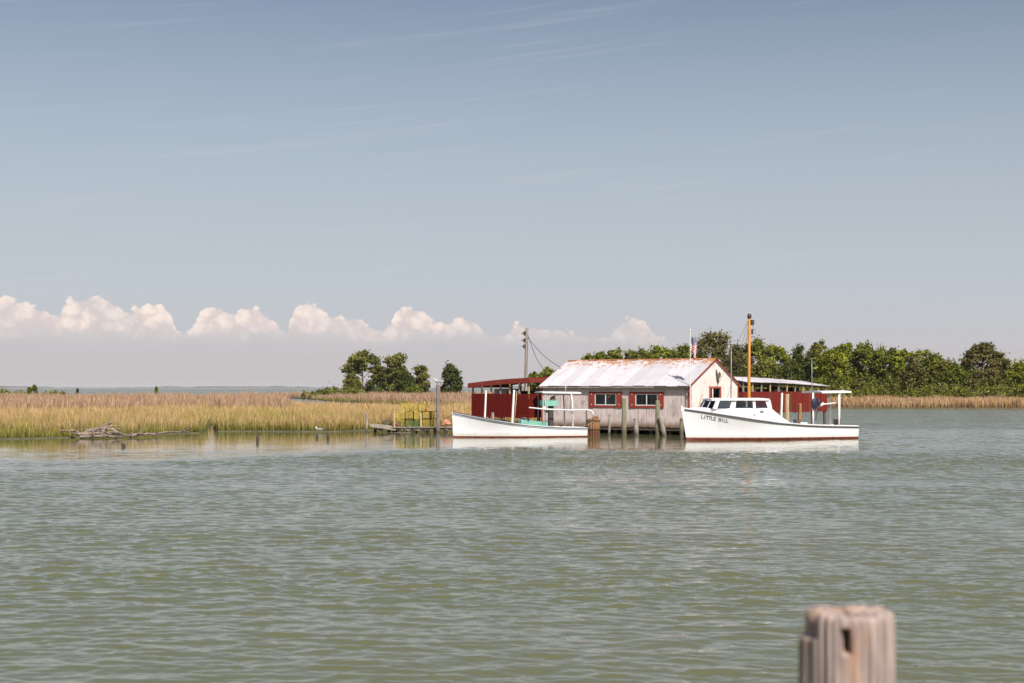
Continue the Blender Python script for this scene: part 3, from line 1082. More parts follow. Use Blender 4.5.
# --- the wood on the right shore, front rank left to right
gw = 'trees of the wood on the right shore'
wood = [
    (534, 371, 9, 430, 'leafy', G_MID, 'leafy_tree', 'small green treetop just right of the utility pole'),
    (546.5, 367, 15, 425, 'leafy', G_BRIGHT, 'leafy_tree', 'bright green treetop between the utility pole and the tin roof'),
    (589, 351, 13, 380, 'cedar', G_MID, 'cedar_tree', 'round dark treetop at the left end of the roof ridge'),
    (601, 350, 14, 382, 'leafy', G_MID, 'leafy_tree', 'second treetop from the left above the roof ridge'),
    (615, 348, 16, 380, 'leafy', G_OLIVE, 'leafy_tree', 'olive treetop above the ridge left of the thin sparse one'),
    (629, 348, 12, 384, 'pine', G_OLIVE, 'leafy_tree', 'thin sparse treetop above the middle of the ridge'),
    (642, 348, 18, 372, 'leafy', G_OLIVE, 'leafy_tree', 'olive treetop right of the thin sparse one above the ridge'),
    (659, 343.5, 27, 366, 'leafy', G_BRIGHT, 'leafy_tree', 'broad domed green treetop above the right half of the ridge'),
    (682, 342, 22, 362, 'leafy', G_MID, 'leafy_tree', 'green treetop directly behind the flag'),
    (716, 331, 44, 300, 'leafy', G_PINE, 'pine_tree', 'big dark domed pine behind the gable, tallest of the wood'),
    (703, 352, 22, 296, 'cedar', G_DARK, 'cedar_tree', 'dark lower tree between the flag and the big domed pine'),
    (737, 352, 26, 292, 'leafy', G_PINE, 'leafy_tree', 'brownish tree just left of the yellow mast'),
    (757, 338, 30, 300, 'leafy', G_MID, 'leafy_tree', 'tall green tree just right of the yellow mast'),
    (775, 343, 28, 302, 'leafy', G_BRIGHT, 'leafy_tree', 'bright green tree between the mast and the dark pointed tree'),
    (768, 358, 26, 284, 'leafy', G_OLIVE, 'leafy_tree', 'lower olive tree in front, right of the yellow mast'),
    (801, 343, 22, 288, 'cedar', G_DARK, 'cedar_tree', 'dark pointed evergreen above the right red shed'),
    (790, 360, 22, 282, 'cedar', G_DARK, 'cedar_tree', 'lower dark evergreen beside the dark pointed one'),
    (819, 339, 24, 300, 'leafy', G_OLIVE, 'leafy_tree', 'olive domed treetop right of the dark pointed evergreen'),
    (832, 345, 30, 286, 'leafy', G_BRIGHT, 'leafy_tree', 'large bright green tree right of the thin canopy aerial'),
    (846, 340, 24, 296, 'leafy', G_BRIGHT, 'leafy_tree', 'bright green treetop behind the large bright green tree'),
    (866, 339.5, 28, 290, 'leafy', G_MID, 'leafy_tree', 'tall green tree in the middle of the right wood'),
    (886, 344, 28, 290, 'leafy', G_MID, 'leafy_tree', 'green tree right of the tallest middle one'),
    (903, 347, 22, 288, 'leafy', G_BRIGHT, 'leafy_tree', 'bright green tree left of the notch in the treetops'),
    (926, 347.5, 30, 288, 'leafy', G_MID, 'leafy_tree', 'green tree right of the notch in the treetops'),
    (914, 360, 24, 280, 'cedar', G_PINE, 'cedar_tree', 'brownish dark evergreen below the notch in the treetops'),
    (944, 358, 24, 284, 'leafy', G_OLIVE, 'leafy_tree', 'lower olive tree left of the flat topped pine'),
    (957, 362, 24, 280, 'leafy', G_MID, 'leafy_tree', 'lower green tree at the left foot of the flat topped pine'),
    (983, 339, 46, 282, 'umbrella', G_PINE, 'pine_tree', 'flat topped brownish pine with sky gaps near the right picture edge'),
    (985, 370, 30, 276, 'leafy', G_PINE, 'leafy_tree', 'brownish low tree beneath the flat topped pine'),
    (1006, 358, 26, 284, 'leafy', G_OLIVE, 'leafy_tree', 'olive tree right of the flat topped pine'),
    (1024, 361, 30, 280, 'leafy', G_BRIGHT, 'leafy_tree', 'bright green tree cut by the right picture edge'),
]
for i, (px, yt, wp, Y, kd, c, nm, lb) in enumerate(wood):
    T(px, yt, wp * (1.1 if kd == 'umbrella' else 1.75 if 580 < px < 690 else 1.4), Y, kd, c, nm, lb, 200 + i, group=gw, per=110 if kd == 'leafy' else 140)


# thicket along the foot of the wood, and the depth of the wood behind: masses nobody could count
def mass(name, label, cat, spans, n, seed, size, cols):
    r_ = np.random.default_rng(seed)
    cent, rad = [], []
    for i in range(n):
        px0, px1, y0, y1, hmin, hmax = spans[r_.integers(0, len(spans))]
        Y = r_.uniform(y0, y1)
        xx = X(r_.uniform(px0, px1), Y)
        hm = r_.uniform(hmin, hmax)
        for k in range(3):
            cent.append((xx + r_.normal(0, .7), Y + r_.normal(0, .7), .3 + hm * r_.uniform(.25, .9)))
            rad.append(hm * r_.uniform(.26, .42))
    cent, rad = np.array(cent), np.array(rad)
    rad = np.clip(rad, .4, 2.2)
    V, ci = leaf_cards(cent, rad, 62, size, r_, .9)
    cols = np.array(cols)
    cc = cols[r_.integers(0, len(cols), len(cent))] * r_.uniform(.75, 1.25, (len(cent), 1)) * np.array([1.3, 1.25, .9])
    C = np.repeat((cc[ci] * r_.uniform(.7, 1.3, (len(V), 1)))[:, None, :], 4, 1).reshape(-1, 3)
    me = np_mesh(name, V.reshape(-1, 3), np.arange(len(V) * 4).reshape(-1, 4), M['leaf'], C, 4)
    o_ = new_obj(name, me)
    tag(o_, label, cat, None, 'stuff')


mass('shrub_thicket', 'pale green shrub thicket along the foot of the right wood', 'shrubs',
     [(690, 1050, 256, 268, 1.6, 3.4)], 230, 301, 0.36, G_SILVER + G_MID + G_OLIVE + G_BRIGHT)
mass('deep_wood', 'dark undergrowth deep inside the right wood', 'undergrowth',
     [(700, 1050, 290, 325, 5, 9.0), (700, 1050, 272, 290, 3, 6.0), (575, 700, 385, 420, 4, 9)], 330, 302, 0.5, G_DARK + G_MID + G_OLIVE)

# ================================================================== piles and stakes
def pile(name, label, x, y, ztop, r, mat, lean=(0, 0), group=None, cat='pile', zb=-1.2, n=10, top_r=None):
    mb = MB()
    zs = [zb, 0, ztop * .35, ztop * .7, ztop - .03, ztop]
    path = [(lean[0] * (z - 0), lean[1] * z, z) for z in zs]
    rr = [r * 1.05, r * 1.03, r, r * .97, (top_r or r * .95), (top_r or r * .95) * .82]
    mb.tube(path, rr, n, wob=.05)
    o_ = mb.build(name, M[mat], None)
    o_.location = (x, y, 0)
    return tag(o_, label, cat, group)


def pilepx(name, label, px, ytop, Y, wpx, mat, lean_px=0.0, **kw):
    zt = Z(ytop, Y)
    return pile(name, label, X(px, Y), Y, zt, wpx / 2 / FPX * Y, mat, (lean_px / FPX * Y / max(zt, .2), 0), **kw)


gm = 'mooring piles before the shanty'
pilepx('mooring_pile', 'thick greenish pile between the two shanty windows', 624, 398, 94.6, 5.0, 'pilegreen', 0, group=gm)
pilepx('mooring_pile', 'short grey pile under the right shanty window', 636.5, 418, 95.5, 5.0, 'pile', -1, group=gm)
pilepx('mooring_pile', 'tall slim greenish pile before the right shutter of the right window', 657.5, 400.5, 94.2, 4.6, 'pilegreen', 0, group=gm)
pilepx('mooring_pile', 'grey pile leaning against the slim greenish pile', 664.5, 417, 93.9, 4.8, 'pile', -4.5, group=gm)
pilepx('mooring_pile', 'greenish pile close to the bow of the white cabin boat', 681.5, 418, 93.6, 4.0, 'pilegreen', 0, group=gm)
pilepx('stake', 'thin grey stake right of the brown timber cluster', 609, 414, 95.6, 2.6, 'pile', 1, group=gm)
pilepx('mooring_pile', 'tall grey pile with a gull on top beside the yellow crab pots', 438, 384.5, 100.4, 4.4, 'pilemid', 0, group='piles by the old dock')
pilepx('mooring_pile', 'grey pile at the left end of the old dock', 366.8, 413, 102.5, 2.6, 'pile', 0, group='piles by the old dock')
gs = 'old stumps standing in the shallows'
pilepx('pile_stump', 'dark stump alone in the shallows right of the driftwood', 257.5, 434.5, 84.5, 2.8, 'piledark', 0, group=gs)
pilepx('pile_stump', 'smaller of the two neighbouring stumps in the shallows', 317, 434, 90.5, 2.4, 'piledark', 0, group=gs)
pilepx('pile_stump', 'taller of the two neighbouring stumps in the shallows', 328, 431.5, 89.8, 3.0, 'piledark', 0, group=gs)
pilepx('pile_stump', 'broken leaning stump in open water below the driftwood', 124, 443, 76.5, 3.6, 'piledark', -1.5, group=gs)
gp2 = 'white poles round the boats'
pilepx('white_pole', 'white pole leaning before the left end of the dark red shed', 484, 390.5, 94.5, 2.0, 'whitemet', 2.0, group=gp2, cat='pole', n=8)
pilepx('white_pole', 'white pole leaning before the middle of the dark red shed', 511.5, 390, 94.8, 2.4, 'whitemet', 2.6, group=gp2, cat='pole', n=8)
pilepx('white_pole', 'white pole aft of the cabin of the white boat', 780.5, 393, 92.8, 2.4, 'whitemet', 1.5, group=gp2, cat='pole', n=8)
gr = 'piles behind the cabin boat'
pilepx('mooring_pile', 'pale cream pile before the bright red shed', 787, 394, 95.5, 4.4, 'lumber', 0, group=gr)
pilepx('mooring_pile', 'short brown pile before the right half of the bright red shed', 800, 403.5, 96, 4.0, 'cribwood', 0, group=gr)
pilepx('mooring_pile', 'short grey pile before the dark red shed', 493, 412.5, 96.5, 3.2, 'pile', -.5, group='piles by the old dock')


# gull on the tall pile
def gull(x, y, z, label, s=1.0, rz=0.0):
    root = empty('gull', (x, y, z), rz, label, 'gull')
    b = MB()
    n = 10
    prof_ = [(-.26, .015, .17), (-.16, .05, .17), (-.05, .085, .16), (.06, .09, .165), (.13, .065, .20), (.165, .045, .25), (.19, .045, .29), (.225, .03, .30), (.24, .008, .295)]
    rings = []
    for px_, rr_, zz in prof_:
        rings.append([(px_ * s, math.cos(t) * rr_ * s, (zz + math.sin(t) * rr_ * 1.05) * s) for t in [2 * math.pi * k / n for k in range(n + 1)]])
    b.sheet(rings)
    b.build('body', M['gullwhite'], root, True)
    for sg in (-1, 1):
        wv = MB()
        wv.sheet([[(px_ * s, sg * (rr_ * 1.02 + .006) * s, (.17 + dz_) * s) for px_, rr_ in ((.10, .075), (-.04, .088), (-.18, .06), (-.33, .02))] for dz_ in (-.03, .03, .075)])
        wv.build('wing', M['gullgrey'], root, True)
        lg = MB()
        lg.tube([(.0, sg * .03 * s, 0), (.0, sg * .03 * s, .10 * s)], .008 * s, 5)
        lg.build('leg', M['yellow'], root)
    bk = MB()
    bk.tube([(.235 * s, 0, .295 * s), (.29 * s, 0, .285 * s)], [.014 * s, .004 * s], 6)
    bk.build('beak', M['yellow'], root)
    return root


gull(X(437.6, 100.4), 100.4, Z(384.5, 100.4), 'gull perched on top of the tall grey pile', 1.35, R(200))

# ================================================================== old dock with crab pots
DY = 101.6
dock = empty('old_dock', (0, DY, 0), 0, 'low weathered wooden dock with crab pots along the marsh', 'dock')
x0d, x1d = X(392, DY), X(480, DY)
zd = 0.40
for yy in (-.75, 0, .75):
    s_ = MB()
    s_.box((x0d, yy - .05, zd - .24), (x1d, yy + .05, zd - .045))
    s_.build('stringer', M['dockwood'], dock)
k = 0
xx = x0d
plank_me = None
while xx < x1d:
    if plank_me is None:
        pm_ = MB()
        pm_.box((0, -.95, -.04), (.185, .95, 0))
        plank_me = pm_.mesh('plank', M['dockwood'])
    o = new_obj('plank', plank_me, dock, (xx, random.uniform(-.07, .07), zd + random.uniform(-.012, .012)))
    o.rotation_euler = (0, 0, random.uniform(-.02, .02))
    xx += .205
    k += 1
for i in range(9):
    px_ = x0d + .2 + i * (x1d - x0d - .4) / 8
    for yy in (-.85, .85):
        s_ = MB()
        s_.tube([(px_, yy, -1.2), (px_ + random.uniform(-.05, .05), yy, zd - .06)], .09, 8, wob=.08)
        s_.build('post', M['piledark'], dock)
# collapsed left end: tilted planks
for i, (a, b, z_a, z_b, yy) in enumerate([(370.5, 400, 424.2, 428.6, -.5), (372, 397, 425.4, 429.6, -.95), (374, 402, 424.5, 427.6, .1), (385, 412, 433.0, 432.2, -.9)]):
    p0, p1 = Vector((X(a, DY), yy, Z(z_a, DY))), Vector((X(b, DY), yy, Z(z_b, DY)))
    dvec = p1 - p0
    s_ = MB()
    Mx = Matrix.Translation(p0) @ dvec.to_track_quat('X', 'Z').to_matrix().to_4x4()
    s_.box((0, -.14, -.05), (dvec.length, .14, .05), M=Mx)
    s_.build('fallen_plank', M['dockwood'], dock)
for a in (376, 390):
    s_ = MB()
    s_.tube([(X(a, DY), -.6, -1), (X(a, DY), -.6, .28)], .11, 8, wob=.08)
    s_.build('post', M['piledark'], dock)


# crab pots
def cage_mesh(name, mat, sz=.60, ht=.52, nd=6, wr=.0095):
    mb = MB()
    h2 = sz / 2

    def bar(p, q, r_=wr):
        p, q = Vector(p), Vector(q)
        lo = Vector([min(a, b) - r_ for a, b in zip(p, q)])
        hi = Vector([max(a, b) + r_ for a, b in zip(p, q)])
        mb.box(lo, hi)
    for i in range(nd + 1):
        t = -h2 + sz * i / nd
        zt = ht * i / nd
        rr_ = wr * 1.8 if i in (0, nd) else wr
        for s2 in (-h2, h2):
            bar((t, s2, 0), (t, s2, ht), rr_)
            bar((s2, t, 0), (s2, t, ht), rr_)
            bar((-h2, s2, zt), (h2, s2, zt), rr_)
            bar((s2, -h2, zt), (s2, h2, zt), rr_)
        for zz in (0, ht):
            bar((t, -h2, zz), (t, h2, zz), rr_)
            bar((-h2, t, zz), (h2, t, zz), rr_)
    return mb.mesh(name, mat)


cy_ = cage_mesh('crab_pot', M['potyellow'])
cg_ = cage_mesh('crab_pot', M['potgreen'])
bait_mb = MB()
bait_mb.tube([(0, 0, .02), (0, 0, .30)], .06, 8)
bait_me = bait_mb.mesh('bait_well', M['grey'])
gpots = 'wire crab pots stacked on the dock'
pots = [(400.5, 0, 'y', 'bottom'), (409, 0, 'g', ''), (417.5, 0, 'g', ''), (426, 0, 'y', ''), (434, 0, 'y', ''),
        (401, 1, 'y', ''), (409.5, 1, 'y', ''), (418, 1, 'y', ''), (426.5, 1, 'y', ''), (434, 1, 'y', ''),
        (405, 2, 'y', ''), (413.5, 2, 'y', ''), (422, 2, 'y', '')]
labs = ['yellow wire crab pot at the bottom left of the stack', 'green wire crab pot, left of the two green ones',
        'green wire crab pot, right of the two green ones', 'yellow wire crab pot on the dock right of the green pots',
        'yellow wire crab pot on the dock next to the tall grey pile', 'leftmost yellow crab pot of the second layer',
        'yellow crab pot on top of the left green pot', 'yellow crab pot on top of the right green pot',
        'fourth yellow crab pot of the second layer', 'rightmost yellow crab pot of the second layer by the pile',
        'left of the three yellow crab pots on top of the stack', 'middle of the three yellow crab pots on top of the stack',
        'right of the three yellow crab pots on top of the stack']
for (px_, lay, cc, _), lb in zip(pots, labs):
    o = new_obj('crab_pot', cy_ if cc == 'y' else cg_, None, (X(px_, DY), DY + .15 + random.uniform(-.1, .1), zd + .02 + lay * .545))
    o.rotation_euler = (0, 0, random.uniform(-.25, .25))
    tag(o, lb, 'crab pot', gpots)
    new_obj('bait_well', bait_me, o, (0, 0, .02))


def buoy(px_, zz, lb, yoff=-.35):
    mb = MB()
    prof_ = [(0, .02), (.03, .06), (.09, .075), (.17, .07), (.22, .045), (.25, .015)]
    mb.tube([(0, 0, z_) for z_, _ in prof_], [r_ for _, r_ in prof_], 9)
    o_ = mb.build('pot_buoy', M['floatred'], None, True)
    o_.location = (X(px_, DY), DY + yoff, zz)
    tag(o_, lb, 'buoy', 'crab pot buoys')


buoy(411, 1.53, 'red float lying on the crab pots left of the middle', -.05)
buoy(426, 1.52, 'red float lying on the crab pots right of the middle', -.05)
buoy(397, zd + .03, 'red float on the dock left of the crab pots', -.4)


# stakes standing at the dock
def stake(px_, y0, y1, wpx, mat, lb, Y=DY - .35):
    mb = MB()
    x_ = X(px_, Y)
    mb.box((-wpx / 2 / FPX * Y, -.04, Z(y1, Y)), (wpx / 2 / FPX * Y, .04, Z(y0, Y)))
    o_ = mb.build('stake', M[mat], None)
    o_.location = (x_, Y, 0)
    tag(o_, lb, 'stake', 'stakes on the old dock')


stake(394.5, 411, 428, 1.5, 'lumber', 'pale thin stake left of the crab pots')
stake(421, 413, 428, 1.5, 'lumber', 'pale stake leaning on the middle of the crab pots')


def heap(name, label, cat, x, y, z, rx, ry, rz_, mat, seed, loops=26, rr=.035):
    """a tangled heap: many loops of line over a low mound"""
    r_ = random.Random(seed)
    mb = MB()
    for i in range(loops):
        a0 = r_.uniform(0, 6.28)
        s = r_.uniform(.35, 1)
        cx, cy = r_.uniform(-.35, .35) * rx, r_.uniform(-.3, .3) * ry
        path = []
        for k in range(13):
            a = a0 + k / 12 * r_.uniform(4.5, 6.2)
            q = s * (1 + .12 * math.sin(a * 3 + i))
            xx, yy = cx + math.cos(a) * rx * q * .65, cy + math.sin(a) * ry * q * .65
            d = min(1, (xx / rx) ** 2 + (yy / ry) ** 2)
            path.append((xx, yy, rr + rz_ * (1 - d) * r_.uniform(.55, 1.0)))
        mb.tube(path, rr, 5, cap=True)
    o_ = mb.build(name, M[mat], None, True)
    o_.location = (x, y, z)
    tag(o_, label, cat)


heap('rope_heap', 'heap of faded orange rope on the dock right of the tall pile', 'rope', X(446.5, DY), DY - .1, zd + .01, .40, .5, .5, 'ropeorange', 3)
heap('net_heap', 'low mound of brown netting at the left end of the dock', 'net', X(388, DY + .6), DY + .75, .05, .85, .5, .85, 'netbrown', 4, 60, .03)
stake(399, 421.5, 428, 3.4, 'piledark', 'dark post stub left of the green crab pots', DY - .6)

# pale gull in the shallows
gull(X(318.5, 101.6), 101.6, .02, 'white gull standing at the marsh edge above the stumps', 1.15, R(150))

# ================================================================== driftwood
rdr = random.Random(9)


def driftlog(label, pts_, r0, branches=0, seed=0, name='driftwood_log'):
    r0 *= .62
    branches += 3
    rr_ = random.Random(seed)
    root = empty(name, (pts_[0][0], pts_[0][1], 0), 0, label, 'driftwood', 'driftwood washed up on the marsh edge')
    o0 = Vector((pts_[0][0], pts_[0][1], 0))
    P = [Vector(p) - o0 for p in pts_]
    path = []
    for i in range(len(P) - 1):
        for k in range(4):
            q = P[i].lerp(P[i + 1], k / 4)
            path.append(q + Vector((0, 0, rr_.uniform(-.25, .25) * r0)))
    path.append(P[-1])
    n = len(path)
    mb = MB()
    mb.tube(path, [r0 * (1 - .65 * i / n) * rr_.uniform(.85, 1.15) for i in range(n)], 8, wob=.14)
    mb.build('stem', M['drift'], root)
    for b in range(branches):
        i = rr_.randint(1, n - 2)
        a = path[i]
        d = Vector((rr_.uniform(-1, 1), rr_.uniform(-.6, .6), rr_.uniform(-.15, .38))) * rr_.uniform(.5, 1.5)
        mb = MB()
        mb.tube([a, a + d * .5 + Vector((0, 0, .06)), a + d], [r0 * .45, r0 * .3, r0 * .1], 6, wob=.12)
        mb.build('branch', M['drift'], root)


def dp(px_, py_, Y):
    return (X(px_, Y), Y, Z(py_, Y))


driftlog('thick pale driftwood log arching over the top of the heap', [dp(83, 434, 90.6), dp(93, 429, 90.6), dp(108, 428, 90.5), dp(118, 432, 90.3)], .20, 3, 1)
driftlog('driftwood root mass at the left of the heap', [dp(72, 432, 90.2), dp(84, 434.5, 89.8), dp(98, 433, 89.8), dp(106, 436, 89.8)], .22, 5, 2)
driftlog('long thin driftwood pole lying right of the heap', [dp(112, 433, 90), dp(128, 435.5, 90.2), dp(146, 434.5, 91.4), dp(160, 433, 92.6)], .11, 2, 3)
driftlog('driftwood log at the waterline under the heap', [dp(80, 437, 89), dp(94, 436, 89), dp(112, 437, 89.3), dp(122, 437, 89.6)], .17, 2, 4)
driftlog('forked driftwood branch standing up in the middle of the row', [dp(130, 437, 90.4), dp(138, 434, 90.8), dp(150, 434, 91.6), dp(158, 435, 92)], .14, 4, 5)
driftlog('thin grey driftwood branch at the right end of the row', [dp(152, 435, 92.4), dp(165, 432, 93.6), dp(176, 432, 94.8), dp(186, 431, 96)], .10, 3, 6)
driftlog('crooked driftwood limb sticking out left of the heap', [dp(62, 430.5, 91), dp(73, 432.5, 90.4), dp(84, 436, 89.6)], .11, 2, 7)
driftlog('short pale driftwood chunk in the middle of the heap', [dp(96, 432, 89.9), dp(104, 431.5, 90), dp(110, 434, 89.6)], .19, 2, 8)

# ================================================================== the shanty
A = R(35)
CX, CY = X(690, 95.0), 95.0
ca, sa = math.cos(A), math.sin(A)
LH, WH = 11.95, 7.25
ZE, ZR, ZF = 3.41, 5.15, 0.62        # eave, ridge, floor


def wall_s(px_):                      # local x on the front wall
    k_ = (px_ - 512) / FPX
    return (k_ * CY - CX) / (ca + k_ * sa)


def gable_t(px_):                     # local y on the gable wall
    k_ = (px_ - 512) / FPX
    return (k_ * CY - CX) / (sa - k_ * ca)


def zfront(py_, s):
    return Z(py_, CY - s * sa)


house = empty('crab_shanty', (CX, CY, 0), -A, 'weathered white shanty on piles with rusting tin roof and red trim', 'shanty')
wins = []
for (a, b, t_, u_) in ((595, 616.5, 393.6, 405.2), (635.5, 658, 393.8, 405.6)):
    sa_, sb_ = wall_s(a), wall_s(b)
    sm_ = (sa_ + sb_) / 2
    wins.append((sa_, sb_, zfront(u_, sm_), zfront(t_, sm_)))


def boards(name, mat, n0, n1, wd, pos, ztop, zbot, openings, parent, seed, axis='x', rough=1.0):
    """vertical board siding with open joints, boards cut round the openings"""
    r_ = random.Random(seed)
    mb = MB()
    x_ = n0
    while x_ < n1 - .02:
        x2 = min(x_ + wd, n1)
        g = .006
        d = r_.uniform(-.006, .006) * rough
        g *= rough
        zb_ = zbot + r_.uniform(-.05, .03)
        segs = [(zb_, None)]
        cuts = [(o_[2], o_[3]) for o_ in openings if o_[0] < x2 - .01 and o_[1] > x_ + .01]
        zt0, zt1 = ztop(x_), ztop(x2)
        ranges = []
        cur = zb_
        for c0, c1 in sorted(cuts):
            ranges.append((cur, cur, c0, c0))
            cur = c1
        ranges.append((cur, cur, zt0, zt1))
        for (a0, a1, b0, b1) in ranges:
            q = [(x_ + g, a0), (x2 - g, a1), (x2 - g, b1), (x_ + g, b0)]
            if axis == 'x':
                mb.prism([(p_[0], pos + d, p_[1]) for p_ in q], (0, .03, 0))
            else:
                mb.prism([(pos + d, p_[0], p_[1]) for p_ in q], (-.03, 0, 0))
        x_ = x2
    return mb.build(name, mat, parent)


boards('front_siding', M['wall'], -LH, 0, .205, 0, lambda x_: ZE - .02, .50, wins, house, 1)
slope = (ZR - ZE) / (WH / 2)
gw0, gw1 = gable_t(709.8), gable_t(719.8)
gz0, gz1 = Z(397.8, 96.6), Z(388.2, 96.6)
boards('gable_siding', M['gable'], .0, WH, .22, 0, lambda y_: ZE + slope * (WH / 2 - abs(y_ - WH / 2)) - .03, .50, [(gw0, gw1, gz0, gz1)], house, 2, 'y')
boards('gable_siding', M['gable'], .0, WH, .22, -LH + .03, lambda y_: ZE + slope * (WH / 2 - abs(y_ - WH / 2)) - .03, -.25, [], house, 3, 'y')  # far gable, carried below the floor to block light under the house
boards('rear_siding', M['wall'], -LH, 0, .205, WH - .03, lambda x_: ZE - .02, -.25, [], house, 4)  # rear wall; its unseen skirt below the floor is added to block light
# inner lining closes the joints; floor; sill beams
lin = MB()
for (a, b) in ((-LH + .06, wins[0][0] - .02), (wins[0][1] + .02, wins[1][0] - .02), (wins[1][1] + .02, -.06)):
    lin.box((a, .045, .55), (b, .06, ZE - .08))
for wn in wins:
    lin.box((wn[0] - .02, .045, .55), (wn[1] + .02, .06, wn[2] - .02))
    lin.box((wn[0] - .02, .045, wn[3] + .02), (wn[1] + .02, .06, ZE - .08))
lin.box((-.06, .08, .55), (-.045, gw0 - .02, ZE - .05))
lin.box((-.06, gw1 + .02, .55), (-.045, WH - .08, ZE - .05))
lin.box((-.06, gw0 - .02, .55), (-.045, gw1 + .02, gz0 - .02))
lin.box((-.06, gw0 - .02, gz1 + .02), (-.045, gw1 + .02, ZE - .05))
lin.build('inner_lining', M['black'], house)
fl = MB()
fl.box((-LH + .05, .07, ZF - .1), (-.07, WH - .07, ZF))
fl.build('floor', M['dockwood'], house)
sb = MB()
sb.box((-LH, .06, .28), (0, .24, .50))
sb.build('sill_beam', M['piledark'], house)
sb = MB()
sb.box((-.26, .26, .28), (-.08, WH, .50))
sb.build('sill_beam', M['piledark'], house)
for i in range(9):
    for j, yy in enumerate((.32, 2.6, 5.0, 7.3)):
        s_ = MB()
        xx = -.3 - i * (LH - .6) / 8
        s_.tube([(xx, yy, -1.2), (xx + random.uniform(-.06, .06), yy, .28 if j == 0 else ZF - .11)], .13, 8, wob=.07)
        s_.build('foundation_pile', M['piledark'], house)
# roof sheets, each one its own piece
npan = 14
OH = .10                                # rake overhang
x0r, x1r = -LH - .03, OH
pw = (x1r - x0r) / npan
EOV = .30
for side in (0, 1):
    for i in range(npan):
        mb = MB()
        nx = 19
        lift = random.uniform(0, .012) + (.034 if i % 2 else 0)
        twist = random.uniform(-.010, .010)
        over = random.uniform(-.02, .05)
        rows = []
        for (yy, zz) in ((-EOV - over, ZE - slope * (EOV + over) + .03), (WH / 4, ZE + slope * WH / 4 + .03), (WH / 2 - .02, ZR + .02)):
            row = []
            for k in range(nx):
                x_ = x0r + pw * i - .03 + (pw + .06) * k / (nx - 1)
                cz = .014 * math.sin(k * math.pi / 1.5)
                row.append((x_, yy if side == 0 else WH - yy, zz + cz + lift + twist * (k / nx - .5)))
            rows.append(row)
        mb.sheet(rows)
        low_ = [[(p_[0], p_[1], p_[2] - .008) for p_ in r__] for r__ in rows]
        mb.sheet([list(reversed(r__)) for r__ in low_])
        # rim of the sheet at the eave
        mb.sheet([low_[0], rows[0]])
        mb.build('roof_sheet', M['tin'], house, False)
rc = MB()
for i in range(7):
    a = x0r + (x1r - x0r) * i / 7
    b = a + (x1r - x0r) / 7 + .04
    j = random.uniform(0, .015)
    rc = MB()
    rc.prism([(a, WH / 2 - .13, ZR + .01 + j), (a, WH / 2, ZR + .075 + j), (a, WH / 2 + .13, ZR + .01 + j), (a, WH / 2 + .13, ZR - .005 + j), (a, WH / 2, ZR + .06 + j), (a, WH / 2 - .13, ZR - .005 + j)], (b - a, 0, 0))
    rc.build('ridge_cap', M['rust'], house)
# red rake boards at both gables, corner boards, eave boards
for xg in (OH - .035, -LH - .06):
    for sd_ in (0, 1):
        mb = MB()
        e0 = -EOV
        q = [(xg, e0, ZE + slope * e0 - .09), (xg, WH / 2, ZR - .09), (xg, WH / 2, ZR + .0), (xg, e0, ZE + slope * e0 + .0)]
        if sd_:
            q = [(a, WH - b, c) for a, b, c in q]
        mb.prism(q, (.04, 0, 0))
        mb.build('rake_board', M['redtrim'], house)
for (a, b) in (((-.13, -.045, .50), (.0, -.012, ZE - .05)), ((.012, -.045, .50), (.045, .11, ZE - .0)),
               ((.012, WH - .13, .50), (.045, WH + .01, ZE - .0)), ((-LH, -.045, .50), (-LH + .12, -.012, ZE - .05))):
    mb = MB()
    mb.box(a, b)
    mb.build('corner_board', M['redtrim'], house)
eb = MB()
eb.box((x0r + .05, -EOV + .02, ZE - slope * EOV - .10), (x1r - .08, -EOV + .05, ZE - slope * EOV + .0))
eb.build('eave_board', M['pile'], house)

# windows: red casing with shutters, white sashes, glass
for wi, (s0, s1, z0, z1) in enumerate(wins):
    shw = .46
    sm_ = (s0 + s1) / 2
    fr_ = MB()
    t_ = .055
    for a, b, c, d in ((s0, s1, z1 - t_, z1), (s0, s1, z0, z0 + t_), (s0, s0 + t_, z0 + t_, z1 - t_), (s1 - t_, s1, z0 + t_, z1 - t_), (sm_ - .03, sm_ + .03, z0 + t_, z1 - t_)):
        fr_.box((a, -.03, c), (b, .02, d))
    wob = fr_.build('window', M['white'], house)
    for a, b, c, d in ((s0 - .02, s1 + .02, z1, z1 + .12), (s0 - .02, s1 + .02, z0 - .14, z0)):
        wo_ = MB()
        wo_.box((a, -.055, c), (b, -.012, d))
        wo_.build('casing', M['redtrim'], wob)
    for a, b in ((s0 - shw, s0 - .025), (s1 + .025, s1 + shw)):
        sh = MB()
        sh.box((a, -.07, z0 - .15), (b, -.015, z1 + .13))
        sh.build('shutter', M['redtrim'], wob)
        for zz in (z0 + .02, z1 - .06):
            hb = MB()
            hb.box(((a + b) / 2 - .03, -.078, zz), ((a + b) / 2 + .03, -.072, zz + .06))
            hb.build('hinge', M['white'], wob)
    for a, b in ((s0 + t_, sm_ - .03), (sm_ + .03, s1 - t_)):
        gl_ = MB()
        gl_.box((a, -.006, z0 + t_), (b, .0, z1 - t_))
        gl_.build('pane', M['glass'], wob)
# things on the sill of the left window: white paper and an orange float behind the right pane
s0, s1, z0, z1 = wins[0]
bl = MB()
bl.box(((s0 + s1) / 2 + .05, .022, z0 + .06), (s1 - .07, .03, z0 + .50))
o = bl.build('window_blind', M['whitemet'], house)
ob = MB()
ob.tube([((s0 + s1) / 2 + .16, .05, z0 + .52), ((s0 + s1) / 2 + .42, .05, z0 + .66)], [.07, .06], 8)
ob.build('hung_float', M['yellow'], house)
